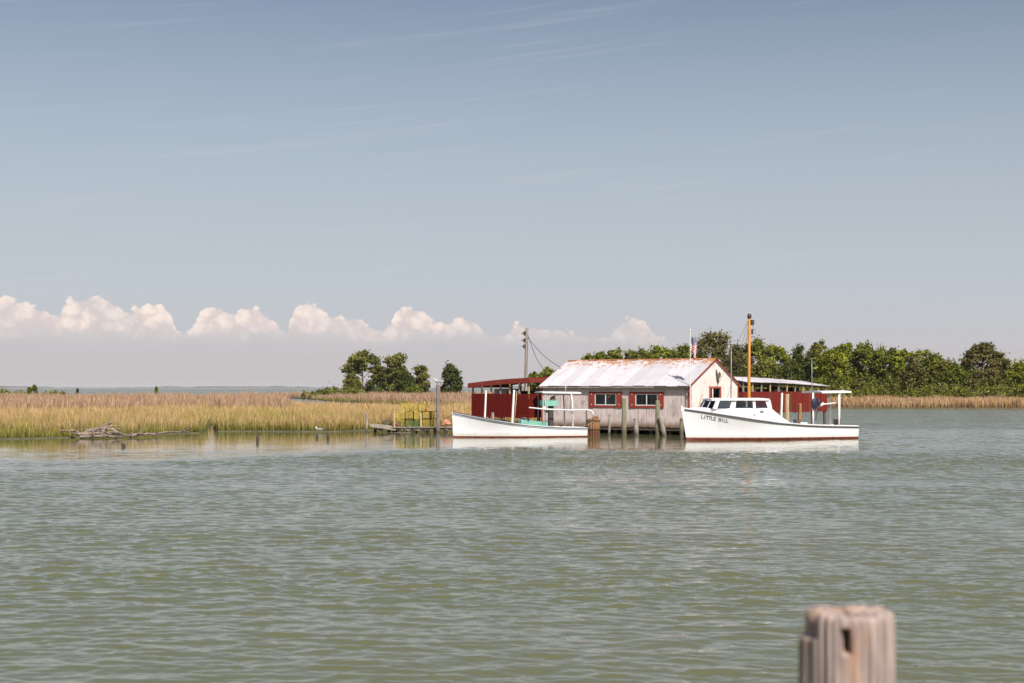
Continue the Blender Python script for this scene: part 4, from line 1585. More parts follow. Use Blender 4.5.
# gable window, casement open
gwn = MB()
t_ = .13
for a, b, c, d in ((gw0 - t_, gw1 + t_, gz1, gz1 + t_), (gw0 - t_, gw0, gz0, gz1), (gw1, gw1 + t_, gz0, gz1), (gw0 - t_, gw1 + t_, gz0 - .1, gz0)):
    gwn.box((.012, a, c), (.06, b, d))
M['orangetrim'] = mat_plain('orange_red_trim', (0.44, 0.11, 0.05), 0.7, 0.3, 6)
gwo = gwn.build('gable_window', M['orangetrim'], house)
ss = MB()
ss.box((-.02, gw0 + .32, gz0), (.03, gw0 + .46, gz1))
ss.build('sash', M['white'], gwo)
ss = MB()
ss.box((0, gw0, gz0), (.006, gw0 + .32, gz1))
ss.build('pane', M['glass'], gwo)

# driftwood antlers hung high on the gable
orn = empty('hung_ornament', (0, 0, 0), 0, 'dark antler like driftwood ornament hung high on the gable', 'ornament')
gT = gable_t(716.5)
ow = Vector((CX + gT * sa + .06 * ca, CY + gT * ca - .06 * sa, 0))
orn.location = (ow.x, ow.y, Z(377, ow.y))
orn.rotation_euler = (0, 0, -A)
mb = MB()
mb.tube([(0, .10, -.42), (.02, .02, -.1), (.03, -.10, .22), (.02, -.16, .52)], [.07, .11, .07, .03], 7, wob=.15)
mb.build('stem', M['piledark'], orn)
mb = MB()
mb.tube([(.02, .02, -.05), (.05, .25, .08), (.05, .36, .24)], [.10, .09, .06], 7, wob=.15)
mb.build('branch', M['piledark'], orn)
mb = MB()
mb.tube([(.03, .30, .15), (.05, .22, .36)], [.06, .03], 6, wob=.15)
mb.build('branch', M['piledark'], orn)

# plank leaning against the gable
lp = MB()
lp.tube([(0, 0, 0), (0, 1.35, 1.9)], .035, 6)
lpo = lp.build('leaning_pole', M['lumber'], None)
lpo.location = (CX + .10 * ca + .35 * sa, CY - .10 * sa + .35 * ca, .9)
lpo.rotation_euler = (0, 0, -A)
tag(lpo, 'thin brown pole slanting across the gable wall left of its window', 'pole')

# flagpole and flag at the front corner
FX, FY = X(690.2, 94.62), 94.62
fp = empty('flagpole', (FX, FY, 0), 0, 'thin white flagpole rising from the front corner of the shanty', 'flagpole')
mb = MB()
mb.tube([(0, 0, 1.2), (0, 0, 4), (0, 0, Z(331, FY))], [.034, .03, .022], 8)
mb.build('pole', M['whitemet'], fp)
mb = MB()
zt = Z(331, FY)
mb.tube([(0, 0, zt), (0, 0, zt + .05), (0, 0, zt + .1), (0, 0, zt + .13)], [.02, .06, .06, .01], 8)
mb.build('finial', M['whitemet'], fp, True)
for zz in (1.5, 2.9):
    mb = MB()
    mb.box((-.05, .03, zz), (.05, .30, zz + .06))
    mb.build('bracket', M['grey'], fp)


def mat_flag():
    m_, t, b = newmat('flag_cloth')
    uv = N(t, "ShaderNodeUVMap")
    s_ = N(t, "ShaderNodeSeparateXYZ")
    t.links.new(uv.outputs[0], s_.inputs[0])
    u_, v_ = s_.outputs[0], s_.outputs[1]
    st = mth(t, 'MODULO', mth(t, 'FLOOR', mth(t, 'MULTIPLY', v_, 13.0)), 2.0)
    c = mixc(t, st, (0.55, 0.03, 0.04), (0.80, 0.78, 0.76))
    can = mth(t, 'MULTIPLY', mth(t, 'LESS_THAN', u_, 0.4), mth(t, 'GREATER_THAN', v_, 6.0 / 13))
    # offset rows of small white stars
    su = mth(t, 'MULTIPLY', u_, 11 / 0.4)
    sv_ = mth(t, 'MULTIPLY', mth(t, 'SUBTRACT', v_, 6 / 13), 9 / (7 / 13))
    fu = mth(t, 'SUBTRACT', mth(t, 'FRACT', su), .5)
    fv = mth(t, 'SUBTRACT', mth(t, 'FRACT', sv_), .5)
    rr_ = mth(t, 'SQRT', mth(t, 'ADD', mth(t, 'MULTIPLY', fu, fu), mth(t, 'MULTIPLY', fv, fv)))
    par = mth(t, 'MODULO', mth(t, 'ADD', mth(t, 'FLOOR', su), mth(t, 'FLOOR', sv_)), 2.0)
    star = mth(t, 'MULTIPLY', mth(t, 'LESS_THAN', rr_, .36), mth(t, 'LESS_THAN', par, .5))
    cc = mixc(t, star, (0.03, 0.045, 0.16), (0.8, 0.8, 0.8))
    c = mixc(t, can, c, cc)
    t.links.new(c, b.inputs["Base Color"])
    b.inputs["Roughness"].default_value = 0.8
    return m_


fl_w, fl_h = 1.45, .95
nu, nv = 34, 20
grid, uvs = [], []
for j in range(nv + 1):
    v_ = j / nv
    row = []
    for i in range(nu + 1):
        u_ = i / nu
        out = .40 * (1 - math.exp(-2.4 * u_)) * (1 - .35 * (1 - v_))
        drop = .62 * u_ ** 1.35
        fold = .13 * math.sin(u_ * 13 + v_ * 1.5) * min(1, u_ * 4)
        fold2 = .06 * math.sin(u_ * 21 + 1)
        row.append((.04 + out + fold2 * min(1, u_ * 3), fold - .04 * u_, -(1 - v_) * fl_h - drop))
        uvs.append((u_, v_))
    grid.append(row)
mb = MB()
mb.sheet(grid)
flag = mb.build('flag', mat_flag(), None, True)
uvl = flag.data.uv_layers.new(name="UVMap")
for lp_ in flag.data.loops:
    uvl.data[lp_.index].uv = uvs[lp_.vertex_index]
flag.location = (FX, FY, Z(336.5, FY))
tag(flag, 'red white and blue flag hanging limp from the pole on the roof corner', 'flag')

# the brown timber crib left of the shanty piles
crib = empty('timber_cluster', (X(593.5, 94.6), 94.6, 0), -.3, 'round cluster of brown stained timbers at the stern of the open boat', 'timber cluster')
for i in range(13):
    a_ = 2 * math.pi * i / 13 + .1
    mb = MB()
    zt = Z(416.8, 94.6) + random.uniform(-.22, .06)
    x_, y_ = math.cos(a_) * .34, math.sin(a_) * .34
    rr_ = random.uniform(.075, .095)
    mb.tube([(x_ * 1.06, y_ * 1.06, -1.0), (x_, y_, .5), (x_ + random.uniform(-.03, .03), y_ + random.uniform(-.03, .03), zt)], [rr_ * 1.05, rr_, rr_ * .95], 8, wob=.09)
    mb.build('timber', M['cribwood'], crib)
mb = MB()
mb.tube([(0, 0, -1), (0, 0, Z(418.5, 94.6))], [.25, .25], 10, wob=.06)
mb.build('core_timber', M['cribwood'], crib)
for zz in (.42, 1.0):
    mb = MB()
    ring = [(math.cos(2 * math.pi * k / 18) * .445, math.sin(2 * math.pi * k / 18) * .445, zz + .02 * math.sin(k)) for k in range(19)]
    mb.tube(ring, .022, 5, cap=False)
    mb.build('rope_lashing', M['dark'], crib)


# ================================================================== red sheds
def red_shed(name, label, ox, oy, rz, L, W, mats, wall_z, roof_pts, roofmat, fascia, npost, lumber_posts, seed, fas_h=.36, rise_h=.10):
    """open crab-shedding shed: half-height boarding, posts, low roof. local x along the visible face, y back"""
    r_ = random.Random(seed)
    root = empty(name, (ox, oy, 0), rz, label, 'shed')
    zb, zt = wall_z
    wm_, fm_ = mats
    boards('board_wall', wm_, 0, L, .19, 0, lambda q: zt, zb, [], root, seed, rough=2.2)
    for i in range(int(L / 1.25) if L > 8 else 0):
        mb = MB()
        x_ = .6 + i * 1.25 + r_.uniform(-.12, .12)
        mb.box((x_ - .045, -.055, zb + .03), (x_ + .045, -.02, zt + r_.uniform(-.02, .06)))
        mb.build('post_gap_strip', M['redfascia'] if i % 3 else M['piledark'], root)  # wall posts; the dark strips paint in the shaded gaps between panels
    boards('board_wall', wm_, 0, L, .19, W - .03, lambda q: zt, zb, [], root, seed + 1)
    for xx in (0.03, L):
        boards('board_wall', wm_, .04, W - .04, .19, xx, lambda q: zt, zb, [], root, seed + 2, 'y')
    mb = MB()
    mb.box((.05, .06, zb + .06), (L - .05, W - .06, zb + .14))
    mb.build('floor', M['dockwood'], root)

    def rz_(x_):
        return float(np.interp(x_ / L, [p_[0] for p_ in roof_pts], [p_[1] for p_ in roof_pts]))
    for i in range(npost):
        x_ = .07 + (L - .14) * i / (npost - 1)
        for yy in (.09, W - .09):
            mb = MB()
            mb.box((x_ - .05, yy - .05, zt - .4), (x_ + .05, yy + .05, rz_(x_) - .03))
            mb.build('roof_post', M['lumber'] if i in lumber_posts else M['pile'], root)
    for x_ in np.linspace(.2, L - .2, max(3, int(L / 2))):
        for yy in (.15, W - .15):
            mb = MB()
            mb.tube([(x_, yy, -1.2), (x_, yy, zb + .06)], .12, 8, wob=.06)
            mb.build('foundation_pile', M['piledark'], root)
    # roof skin in panels
    nP = max(4, int(L / 1.0))
    o_ = .14
    for i in range(nP):
        a = -o_ + (L + 2 * o_) * i / nP
        b = -o_ + (L + 2 * o_) * (i + 1) / nP
        za, zb2 = rz_(min(max(a, 0), L)), rz_(min(max(b, 0), L))
        j = r_.uniform(0, .015)
        mb = MB()
        rows = []
        for yy in (-o_ + r_.uniform(-.03, .03), W / 2, W + o_):
            rise = rise_h * (1 - abs(yy - W / 2) / (W / 2 + o_))
            rows.append([(a + (b - a + .02) * k_ / 8, yy, za + (zb2 - za) * k_ / 8 + rise + j + .012 * math.sin(k_ * math.pi / 1.3)) for k_ in range(9)])
        low_ = [[(p_[0], p_[1], p_[2] - .03) for p_ in r__] for r__ in rows]
        mb.sheet(rows)
        mb.sheet([list(reversed(q)) for q in low_])
        mb.sheet([low_[0], rows[0]])
        mb.sheet([rows[-1], low_[-1]])
        mb.build('roof_sheet', roofmat, root)
    if fascia:
        for i in range(nP):
            a = -o_ + (L + 2 * o_) * i / nP
            b = -o_ + (L + 2 * o_) * (i + 1) / nP - .004
            za, zb2 = rz_(min(max(a, 0), L)), rz_(min(max(b, 0), L))
            mb = MB()
            d = r_.uniform(-.01, .01)
            mb.prism([(a, -o_ - .07 + d, za - fas_h), (b, -o_ - .07 + d, zb2 - fas_h), (b, -o_ - .07 + d, zb2 - .02), (a, -o_ - .07 + d, za - .02)], (0, .03, 0))
            mb.build('fascia', fm_, root)
        for xg in (L + o_ + .01, -o_ - .05):
            z_ = rz_(L if xg > 0 else 0)
            mb = MB()
            mb.prism([(xg, -o_ - .07, z_ - fas_h), (xg, W / 2, z_ - fas_h + .04), (xg, W + o_, z_ - fas_h), (xg, W + o_, z_ - .02), (xg, W / 2, z_ + .09), (xg, -o_ - .07, z_ - .02)], (.03, 0, 0))
            mb.build('fascia', fm_, root)
    # plates under the roof, tank racks inside
    for yy in (.16, W - .22):
        for i in range(4):
            a, b = L * i / 4 + .02, L * (i + 1) / 4 - .02
            mb = MB()
            mb.prism([(a, yy, rz_(a) - .16), (b, yy, rz_(b) - .16), (b, yy, rz_(b) - .035), (a, yy, rz_(a) - .035)], (0, .06, 0))
            mb.build('roof_plate', M['piledark'], root)
    nrack = max(2, int(L / 1.6))
    for i in range(nrack):
        a = .4 + (L - .8) * i / nrack
        mb = MB()
        mb.box((a, W * .45, zt - .25), (a + 1.1, W * .8, zt + r_.uniform(.18, .36)))
        mb.build('float_tank', M['black'] if i % 3 else M['whitemet'], root)
    return root


# left shed: runs left and back from the corner near px 528
LX, LY = X(529, 102.2), 102.2
LL = 5.15
sx0, sy0 = LX - LL * ca, LY + LL * sa
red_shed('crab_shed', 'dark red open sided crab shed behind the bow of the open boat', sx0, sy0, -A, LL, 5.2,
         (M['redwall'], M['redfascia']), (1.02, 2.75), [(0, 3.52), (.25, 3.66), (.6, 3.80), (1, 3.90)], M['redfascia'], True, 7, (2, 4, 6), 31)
# right shed: runs right and back from behind the shanty's gable
RX_, RY_ = X(744, 104.5), 104.5
B_ = R(55)
RL = 15.6
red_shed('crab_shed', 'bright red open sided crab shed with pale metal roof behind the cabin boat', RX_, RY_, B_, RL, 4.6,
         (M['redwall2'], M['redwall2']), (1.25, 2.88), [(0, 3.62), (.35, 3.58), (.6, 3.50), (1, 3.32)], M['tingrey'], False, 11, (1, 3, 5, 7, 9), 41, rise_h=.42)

# ================================================================== utility pole with wires
UX, UY = X(526, 114), 114
up_ = empty('utility_pole', (UX, UY, 0), 0, 'grey wooden utility pole rising behind the dark red shed', 'utility pole')
zt = Z(328, UY)
mb = MB()
mb.tube([(-.12, 0, -.5), (-.04, 0, 3), (.03, 0, 6), (.08, 0, zt)], [.17, .15, .125, .115], 10, wob=.04)
mb.build('pole', M['pile'], up_)
for i, py_ in enumerate((333.5, 340.5, 346.5)):
    z_ = Z(py_, UY)
    mb = MB()
    mb.box((-.38, -.04, z_ - .03), (.02, .04, z_ + .03))
    mb.build('bracket', M['dark'], up_)
    mb = MB()
    mb.tube([(-.02 - .10, -.09, z_ - .16), (-.12, -.09, z_ + .16)], [.09, .09], 8)
    mb.build('insulator', M['dark'], up_)
for i, (p0, p1, sag) in enumerate([((.17, 0, Z(335, UY)), (X(556, 107) - UX, 107 - UY, Z(370, 107)), 1.15), ((.17, 0, Z(338, UY)), (X(560, 108) - UX, 108 - UY, Z(367, 108)), .25)]):
    mb = MB()
    path = []
    for k in range(17):
        t_ = k / 16
        q = Vector(p0).lerp(Vector(p1), t_)
        q.z -= sag * 4 * t_ * (1 - t_)
        path.append(q)
    mb.tube(path, .022, 5)
    wi_ = mb.build('overhead_wire', M['cable'], None)
    wi_.location = (UX, UY, 0)
    tag(wi_, ['lower sagging black wire from the utility pole to the roof', 'upper straighter black wire from the utility pole to the roof'][i], 'wire', 'wires from the utility pole')


# ================================================================== boats
class Hull:
    """bow at local x = 0, stern at x = L; camera side is y < 0"""

    def __init__(s, L, beam, sheer, rake, tumble=.06, boot=.24, draft=.55):
        s.L, s.B, s.rake, s.boot, s.draft = L, beam / 2, rake, boot, draft
        s.sheer = sheer

    def zs(s, t):
        return float(np.interp(t, [p[0] for p in s.sheer], [p[1] for p in s.sheer]))

    def hb(s, t):            # half beam at the sheer
        e = max(1e-4, 1 - (1 - min(t / .46, 1)) ** 2.1)
        aft = 1 - .16 * max(0, (t - .55) / .45) ** 1.8
        return s.B * e * aft

    def hw(s, t):            # half beam at the waterline
        e = max(1e-4, 1 - (1 - min(t / .55, 1)) ** 1.6)
        aft = 1 - .14 * max(0, (t - .55) / .45) ** 1.8
        return s.B * .93 * e * aft

    def xat(s, t, f):        # f 0 at waterline, 1 at sheer; stem rakes forward at the top
        return s.rake * (1 - f) * (1 - t) ** 6 + t * s.L

    def side(s, t, z):       # point on the port side (y<0)
        zs = s.zs(t)
        f = min(max(z / zs, 0), 1)
        y = s.hw(t) + (s.hb(t) - s.hw(t)) * f ** 1.6
        return Vector((s.xat(t, f), -y, z))

    def mesh(s, ns=34):
        mb = MB()
        ts = [(i / ns) ** 1.35 for i in range(ns + 1)]
        zf = [0, .001, .33, .66, 1]
        for sg in (1, -1):
            grid = []
            for t in ts:
                zs = s.zs(t)
                col_ = [(s.xat(t, -.5) if t > 0 else s.rake * 1.5, 0, -s.draft * (1 - .35 * t))]
                levels = [0.0, s.boot * (1 + .25 * (1 - t))] + [s.boot * 1.25 + (zs - s.boot * 1.25) * q for q in (.25, .5, .75, 1)]
                for z in levels:
                    p = s.side(t, z)
                    col_.append((p.x, p.y * sg, p.z))
                grid.append(col_)
            nc = len(grid[0])
            o0 = len(mb.v)
            mb.v += [q for c in grid for q in c]
            for i in range(ns):
                for j in range(nc - 1):
                    mb.f.append((o0 + i * nc + j, o0 + (i + 1) * nc + j, o0 + (i + 1) * nc + j + 1, o0 + i * nc + j + 1))
                    mb.m.append(1 if j < 2 else 0)
        # transom
        t = 1.0
        zs = s.zs(1)
        levels = [0.0, s.boot] + [s.boot * 1.25 + (zs - s.boot * 1.25) * q for q in (.25, .5, .75, 1)]
        pts_ = [(s.L, 0, -s.draft * .65)]
        A_ = [s.side(1, z) for z in levels]
        # lower (red) and upper (white) transom pieces
        mb.add([(s.L, 0, -s.draft * .65), A_[0], A_[1], (A_[1].x, -A_[1].y, A_[1].z), (A_[0].x, -A_[0].y, A_[0].z)], [(0, 1, 2, 3, 4)], 1)
        up = [tuple(q) for q in A_[1:]] + [(q.x, -q.y, q.z) for q in reversed(A_[1:])]
        mb.add(up, [tuple(range(len(up)))], 0)
        return mb

    def strip(s, t0, t1, zoff, hgt, out, n=40):
        """a rail along both sides, following the sheer"""
        mb = MB()
        for sg in (1, -1):
            path_o, rows = [], []
            for i in range(n + 1):
                t = t0 + (t1 - t0) * i / n
                z = s.zs(t) + zoff
                p = s.side(t, min(z, s.zs(t)))
                q = []
                for (dy, dz) in ((.0, -hgt / 2), (out, -hgt / 2), (out, hgt / 2), (.0, hgt / 2)):
                    q.append((p.x, (p.y - dy) * sg, z + dz))
                q.append(q[0])
                rows.append(q)
            mb.sheet(rows)
            mb.add(rows[-1][:4], [(0, 1, 2, 3)])
            mb.add(rows[0][:4], [(0, 1, 2, 3)])
        return mb

    def deck(s, t0, t1, inset, zoff, n=24, camber=.04):
        """foredeck (inset None) or side washboards"""
        mb = MB()
        if inset is None:
            rows = []
            for i in range(n + 1):
                t = t0 + (t1 - t0) * i / n
                p = s.side(t, s.zs(t))
                rows.append([(p.x, p.y * q, s.zs(t) + zoff + camber * (1 - q * q)) for q in (1, .5, 0, -.5, -1)])
            mb.sheet(rows)
        else:
            for sg in (1, -1):
                rows = []
                for i in range(n + 1):
                    t = t0 + (t1 - t0) * i / n
                    p = s.side(t, s.zs(t))
                    yi = min(p.y + inset, -.02)
                    rows.append([(p.x, p.y * sg, s.zs(t) + zoff), (p.x, yi * sg, s.zs(t) + zoff + .01), (p.x, yi * sg, s.zs(t) + zoff - .30)])
                mb.sheet(rows)
        return mb

    def floor(s, t0, t1, z, n=12):
        mb = MB()
        rows = []
        for i in range(n + 1):
            t = t0 + (t1 - t0) * i / n
            p = s.side(t, z)
            rows.append([(p.x, p.y * .96, z), (p.x, -p.y * .96, z)])
        mb.sheet(rows)
        return mb


def pipe(name, path, r, mat, parent, n=8):
    mb = MB()
    mb.tube(path, r, n)
    return mb.build(name, M[mat], parent, True)


def bxp(name, a, b, mat, parent):
    mb = MB()
    mb.box(a, b)
    return mb.build(name, M[mat], parent)


# ---------------------------------------------------------------- the open boat on the left
b0 = Vector((X(452, 91.2), 91.2, 0))
b1 = Vector((X(582.5, 93.4), 93.4, 0))
LB = (b1 - b0).length
yawL = math.atan2(b1.y - b0.y, b1.x - b0.x)
ob_ = empty('open_workboat', b0, yawL, 'white open workboat with mint green boxes moored before the dark red shed', 'boat')
HL = Hull(LB, 2.7, [(0, 1.62), (.12, 1.40), (.25, 1.18), (.4, .97), (.55, .80), (.7, .70), (.85, .64), (1, .60)], .08, boot=.075)
HL.mesh().build('hull', [M['hull'], M['bootred']], ob_, True)
HL.strip(0.004, 1, -.05, .04, .035).build('rub_rail', M['greyrail'], ob_)
HL.strip(0.004, 1, -.15, .022, .02).build('lower_rail', M['greyrail'], ob_)
HL.deck(0, .34, None, .0).build('foredeck', M['deck'], ob_, True)
HL.deck(.34, 1, .42, .0).build('washboard', M['deck'], ob_)
HL.floor(.34, .995, .22).build('cockpit_floor', M['deck'], ob_)
HL.strip(0.004, .34, .025, .05, -.06).build('toe_rail', M['rubrail'], ob_)


def lx(px_, yl=0.0):          # local x on the open boat for a picture column
    k_ = (px_ - 512) / FPX
    c_, s_ = math.cos(yawL), math.sin(yawL)
    ox, oy = b0.x - yl * s_, b0.y + yl * c_
    return (k_ * oy - ox) / (c_ - k_ * s_)


def lz(py_, xl):
    return Z(py_, b0.y + math.sin(yawL) * xl)


# mint green engine box: sloping top
xa, xb = lx(519.5), lx(546)
mb = MB()
mb.prism([(xa, -.45, .22), (xb, -.45, .22), (xb, -.45, lz(422.3, xb)), (xa + .15, -.45, lz(419.0, xa)), (xa, -.45, lz(420.0, xa))], (0, .9, 0))
eb_ = mb.build('engine_box', M['mint'], ob_)
bxp('lid', (xa + .12, -.5, lz(419.0, xa) - .01), (xa + .55, .5, lz(419, xa) + .05), 'rubrail', eb_)
bxp('latch', (lx(525.5), -.475, lz(421, xa)), (lx(527.5), -.452, lz(418.6, xa)), 'navy', eb_)
# canopy on four posts
ca0, ca1 = lx(538.5), lx(577)
zc = lz(391.2, (ca0 + ca1) / 2)
mb = MB()
rows = []
for i in range(9):
    q = -1 + 2 * i / 8
    rows.append([(ca0, q * .95, zc - .05 * q * q), (ca1, q * .95, zc - .05 * q * q - .04)])
mb.sheet(rows)
mb.sheet([[(a, b, c - .07) for a, b, c in reversed(r__)] for r__ in rows])
mb.sheet([[r__[0] for r__ in rows], [(r__[0][0], r__[0][1], r__[0][2] - .07) for r__ in rows]])
mb.sheet([[r__[1] for r__ in rows], [(r__[1][0], r__[1][1], r__[1][2] - .07) for r__ in rows]])
for e in (0, -1):
    mb.sheet([rows[e], [(a, b, c - .07) for a, b, c in rows[e]]])
can = mb.build('canopy', M['white'], ob_)
xp = lx(573, -.9)
pipe('canopy_post', [(xp, -.9, .5), (xp - .05, -.9, lz(402, xp)), (xp - .12, -.88, zc - .1)], [.065, .055, .04], 'whitemet', ob_)
pipe('canopy_post', [(xp, .9, .5), (xp - .12, .88, zc - .1)], .045, 'grey', ob_)
xq = lx(545, -.8)
pipe('canopy_post', [(xq, -.85, .5), (xq, -.85, zc - .09)], .028, 'grey', ob_)
pipe('canopy_post', [(xq, .85, .5), (xq, .85, zc - .09)], .028, 'grey', ob_)
# mint console box hung under the canopy
x1_, x2_ = lx(541.6, -.5), lx(556.5, -.5)
z1_, z2_ = lz(405.8, x1_), lz(400.4, x1_)
cbx = bxp('mint_box', (x1_, -.75, z1_), (x2_, -.05, z2_), 'mint', ob_)
bxp('box_end', (x2_ + .002, -.72, z1_ + .03), (x2_ + .10, -.08, z2_ - .02), 'grey', cbx)
pipe('bracket', [(lx(551.5), -.4, z2_), (lx(553), -.4, lz(396.5, x2_)), (lx(550.5), -.4, zc - .08)], .05, 'whitemet', ob_)
mb = MB()
mb.prism([(lx(548.5), -.6, z2_), (lx(553.5), -.6, z2_), (lx(551.5), -.6, lz(396, x1_)), (lx(549.5), -.6, lz(397, x1_))], (0, .35, 0))
mb.build('winch_cover', M['piledark'], ob_)
# steering stand under it
bxp('engine_stand', (lx(547), -.5, .22), (lx(551.5), -.2, z1_), 'dark', ob_)
mb = MB()
mb.tube([(lx(541.5), -.7, lz(409.5, 5)), (lx(545.5), -.7, lz(410.5, 5))], [.13, .16], 10)
mb.build('hydraulic_motor', M['dark'], ob_, True)
mb = MB()
cxx, czz = lx(544, -1), lz(408.2, 5)
mb.tube([(cxx - .12, -1, czz), (cxx - .08, -1, czz), (cxx, -1, czz), (cxx + .08, -1, czz), (cxx + .12, -1, czz)], [.01, .10, .125, .10, .01], 10)
mb.build('white_float', M['white'], ob_, True)
# long horizontal roller pipe that turns down at the stern
ye = -1.12
pipe('side_rail', [(lx(529, ye), ye, lz(407.4, 4)), (lx(545, ye), ye, lz(409, 5)), (lx(570, ye), ye, lz(409.8, 7)), (lx(588, ye), ye, lz(409.6, 8.5)),
                   (lx(591.5, ye), ye, lz(410.5, 8.7)), (lx(593, ye), ye, lz(413, 8.8)), (lx(593.2, ye), ye, lz(416, 8.8))], .045, 'whitemet', ob_)
pipe('rail_stanchion', [(lx(586.5, ye), ye + .05, .55), (lx(586.5, ye), ye, lz(409.6, 8.5))], .035, 'dark', ob_)
pipe('whip_aerial', [(lx(564.5), -.3, zc), (lx(564.3), -.3, lz(385, 7))], .015, 'whitemet', ob_, 5)
pipe('tong_pole', [(lx(517), .8, .6), (lx(520.5), .9, lz(391, 4))], .022, 'lumber', ob_, 5)
for i, (a, h_) in enumerate(((560, .42), (567, .36))):
    mb = MB()
    mb.tube([(lx(a), -.3, .22), (lx(a), -.3, .22 + h_)], [.2, .24], 12)
    mb.build('basket', M['lumber'], ob_)

# ---------------------------------------------------------------- the white cabin boat
c0 = Vector((X(681.2, 86.2), 86.2, 0))
c1 = Vector((X(845.5, 90.4), 90.4, 0))
LC = (c1 - c0).length
yawC = math.atan2(c1.y - c0.y, c1.x - c0.x)
cb = empty('cabin_workboat', c0, yawC, 'white cabin workboat with red bottom and tall ochre mast', 'boat')
HC = Hull(LC, 3.5, [(0, 1.98), (.08, 1.84), (.2, 1.60), (.35, 1.33), (.5, 1.10), (.65, .96), (.8, .88), (1, .82)], .36, boot=.13)
HC.mesh(44).build('hull', [M['hull'], M['bootred']], cb, True)
HC.strip(0.012, 1, -.10, .075, .05).build('rub_rail', M['rubrail'], cb)
HC.deck(0, .14, None, .0).build('foredeck', M['deck'], cb, True)
HC.deck(.14, 1, .40, .0).build('washboard', M['deck'], cb)
HC.floor(.4, .995, .35).build('cockpit_floor', M['deck'], cb)
bxp('stem_post', (-.03, -.035, 1.78), (.07, .035, 2.07), 'white', cb)


def cx(px_, yl=0.0):
    k_ = (px_ - 512) / FPX
    c_, s_ = math.cos(yawC), math.sin(yawC)
    ox, oy = c0.x - yl * s_, c0.y + yl * c_
    return (k_ * oy - ox) / (c_ - k_ * s_)


def cz(py_, xl, yl=0.0):
    return Z(py_, c0.y + math.sin(yawC) * xl + math.cos(yawC) * yl)


# trunk cabin and pilothouse: sides follow the hull a little inboard
def half(xl):
    return max(.12, HC.hb(min(1, xl / LC)) - .26)


xw0, xw1, xr1, xaft = cx(703, -1.2), cx(716, -1.2), cx(770.5, -1.35), cx(789, -1.4)
zroof = cz(398.6, 5.5)
zwt, zwb = cz(400.6, 5.5), cz(407.8, 5.5)
# lower body: from a point near the bow to the slope behind the house
st = []
for xl, zt_ in ((cx(687, -.2), 1.86), (cx(692, -.5), 1.88), (xw0, zwb - .02), ((xw0 + xw1) / 2, zwb + .0), (xw1, zwb), (cx(740, -1.3), zwb), (xr1, zwb), (cx(775, -1.4), cz(411.0, 7)), (cx(781, -1.4), cz(416.0, 7.5)), (xaft, cz(421.3, 8))):
    st.append((xl, zt_))
mb = MB()
rows = []
for xl, zt_ in st:
    hb_ = half(xl)
    zl = HC.zs(min(1, max(0, xl / LC))) - .05
    tp_ = hb_ * (.94 if xl > 1.2 else .9)
    zt2 = max(zt_, zl + .03)
    rows.append([(xl, -hb_, zl), (xl, -tp_, zt2), (xl, 0, zt2 + .05), (xl, tp_, zt2), (xl, hb_, zl)])
mb.sheet(rows)
for e in (0, -1):
    mb.add(rows[e], [(0, 1, 2, 3, 4)])
trunk_ = mb.build('cabin_trunk', M['hull'], cb)
# window posts, glass, roof
xin = [cx(q, -1.3) for q in (703, 716.5, 718.5, 732, 736.5, 753, 755.5, 767, 770.5)]


def hw_(xl):
    return half(max(xl, 2.4)) * .93


ym = hw_(5.0)
inset = .06
# side frames
for sg in (-1, 1):
    for (xa_, xb_, xat_, xbt_) in ((xin[1] - .03, xin[2] + .12, xin[1] + .22, xin[2] + .34), (xin[3] + .0, xin[4] + .02, xin[3] + .18, xin[4] + .12), (xin[5], xin[6], xin[5], xin[6]), (xin[7] + .02, xin[8] + .06, xin[7] - .14, xin[8] - .02)):
        mb = MB()
        ya = hw_(xa_)
        yb = hw_(xb_)
        mb.prism([(xa_, sg * ya, zwb - .02), (xb_, sg * yb, zwb - .02), (xbt_, sg * (yb - inset), zwt + .02), (xat_, sg * (ya - inset), zwt + .02)], (0, -sg * .05, 0))
        mb.build('window_post', M['white'], cb)
    for (ia, ib, da, db) in ((2, 3, .18, .12), (4, 5, .06, .0), (6, 7, .0, -.06)):
        xa_, xb_ = xin[ia], xin[ib]
        mb = MB()
        ya, yb = hw_(xa_), hw_(xb_)
        mb.prism([(xa_, sg * (ya - .02), zwb - .01), (xb_ + .06, sg * (yb - .02), zwb - .01), (xb_ + db + .06, sg * (yb - inset - .02), zwt + .01), (xa_ + da, sg * (ya - inset - .02), zwt + .01)], (0, -sg * .008, 0))
        mb.build('side_window', M['glass'], cb)
# windscreen: three angled panes
wfx0 = cx(706.5, -.4)
yf = hw_(xin[1])
for i, (p0, p1) in enumerate((((xin[1], -yf), (wfx0 + .05, -yf * .42)), ((wfx0 + .05, -yf * .40), (wfx0 + .05, yf * .40)), ((wfx0 + .05, yf * .42), (xin[1], yf)))):
    mb = MB()
    back = .26
    mb.prism([(p0[0], p0[1], zwb - .01), (p1[0], p1[1], zwb - .01), (p1[0] + back, p1[1] * .96, zwt + .01), (p0[0] + back, p0[1] * .96, zwt + .01)], (.01, 0, 0))
    mb.build('windscreen_pane', M['glass'], cb)
for y_, xx in ((-yf * .41, wfx0 + .04), (yf * .41, wfx0 + .04)):
    mb = MB()
    mb.prism([(xx, y_ - .04, zwb - .02), (xx, y_ + .04, zwb - .02), (xx + .26, y_ * .96 + .04, zwt + .02), (xx + .26, y_ * .96 - .04, zwt + .02)], (.04, 0, 0))
    mb.build('windscreen_post', M['white'], cb)
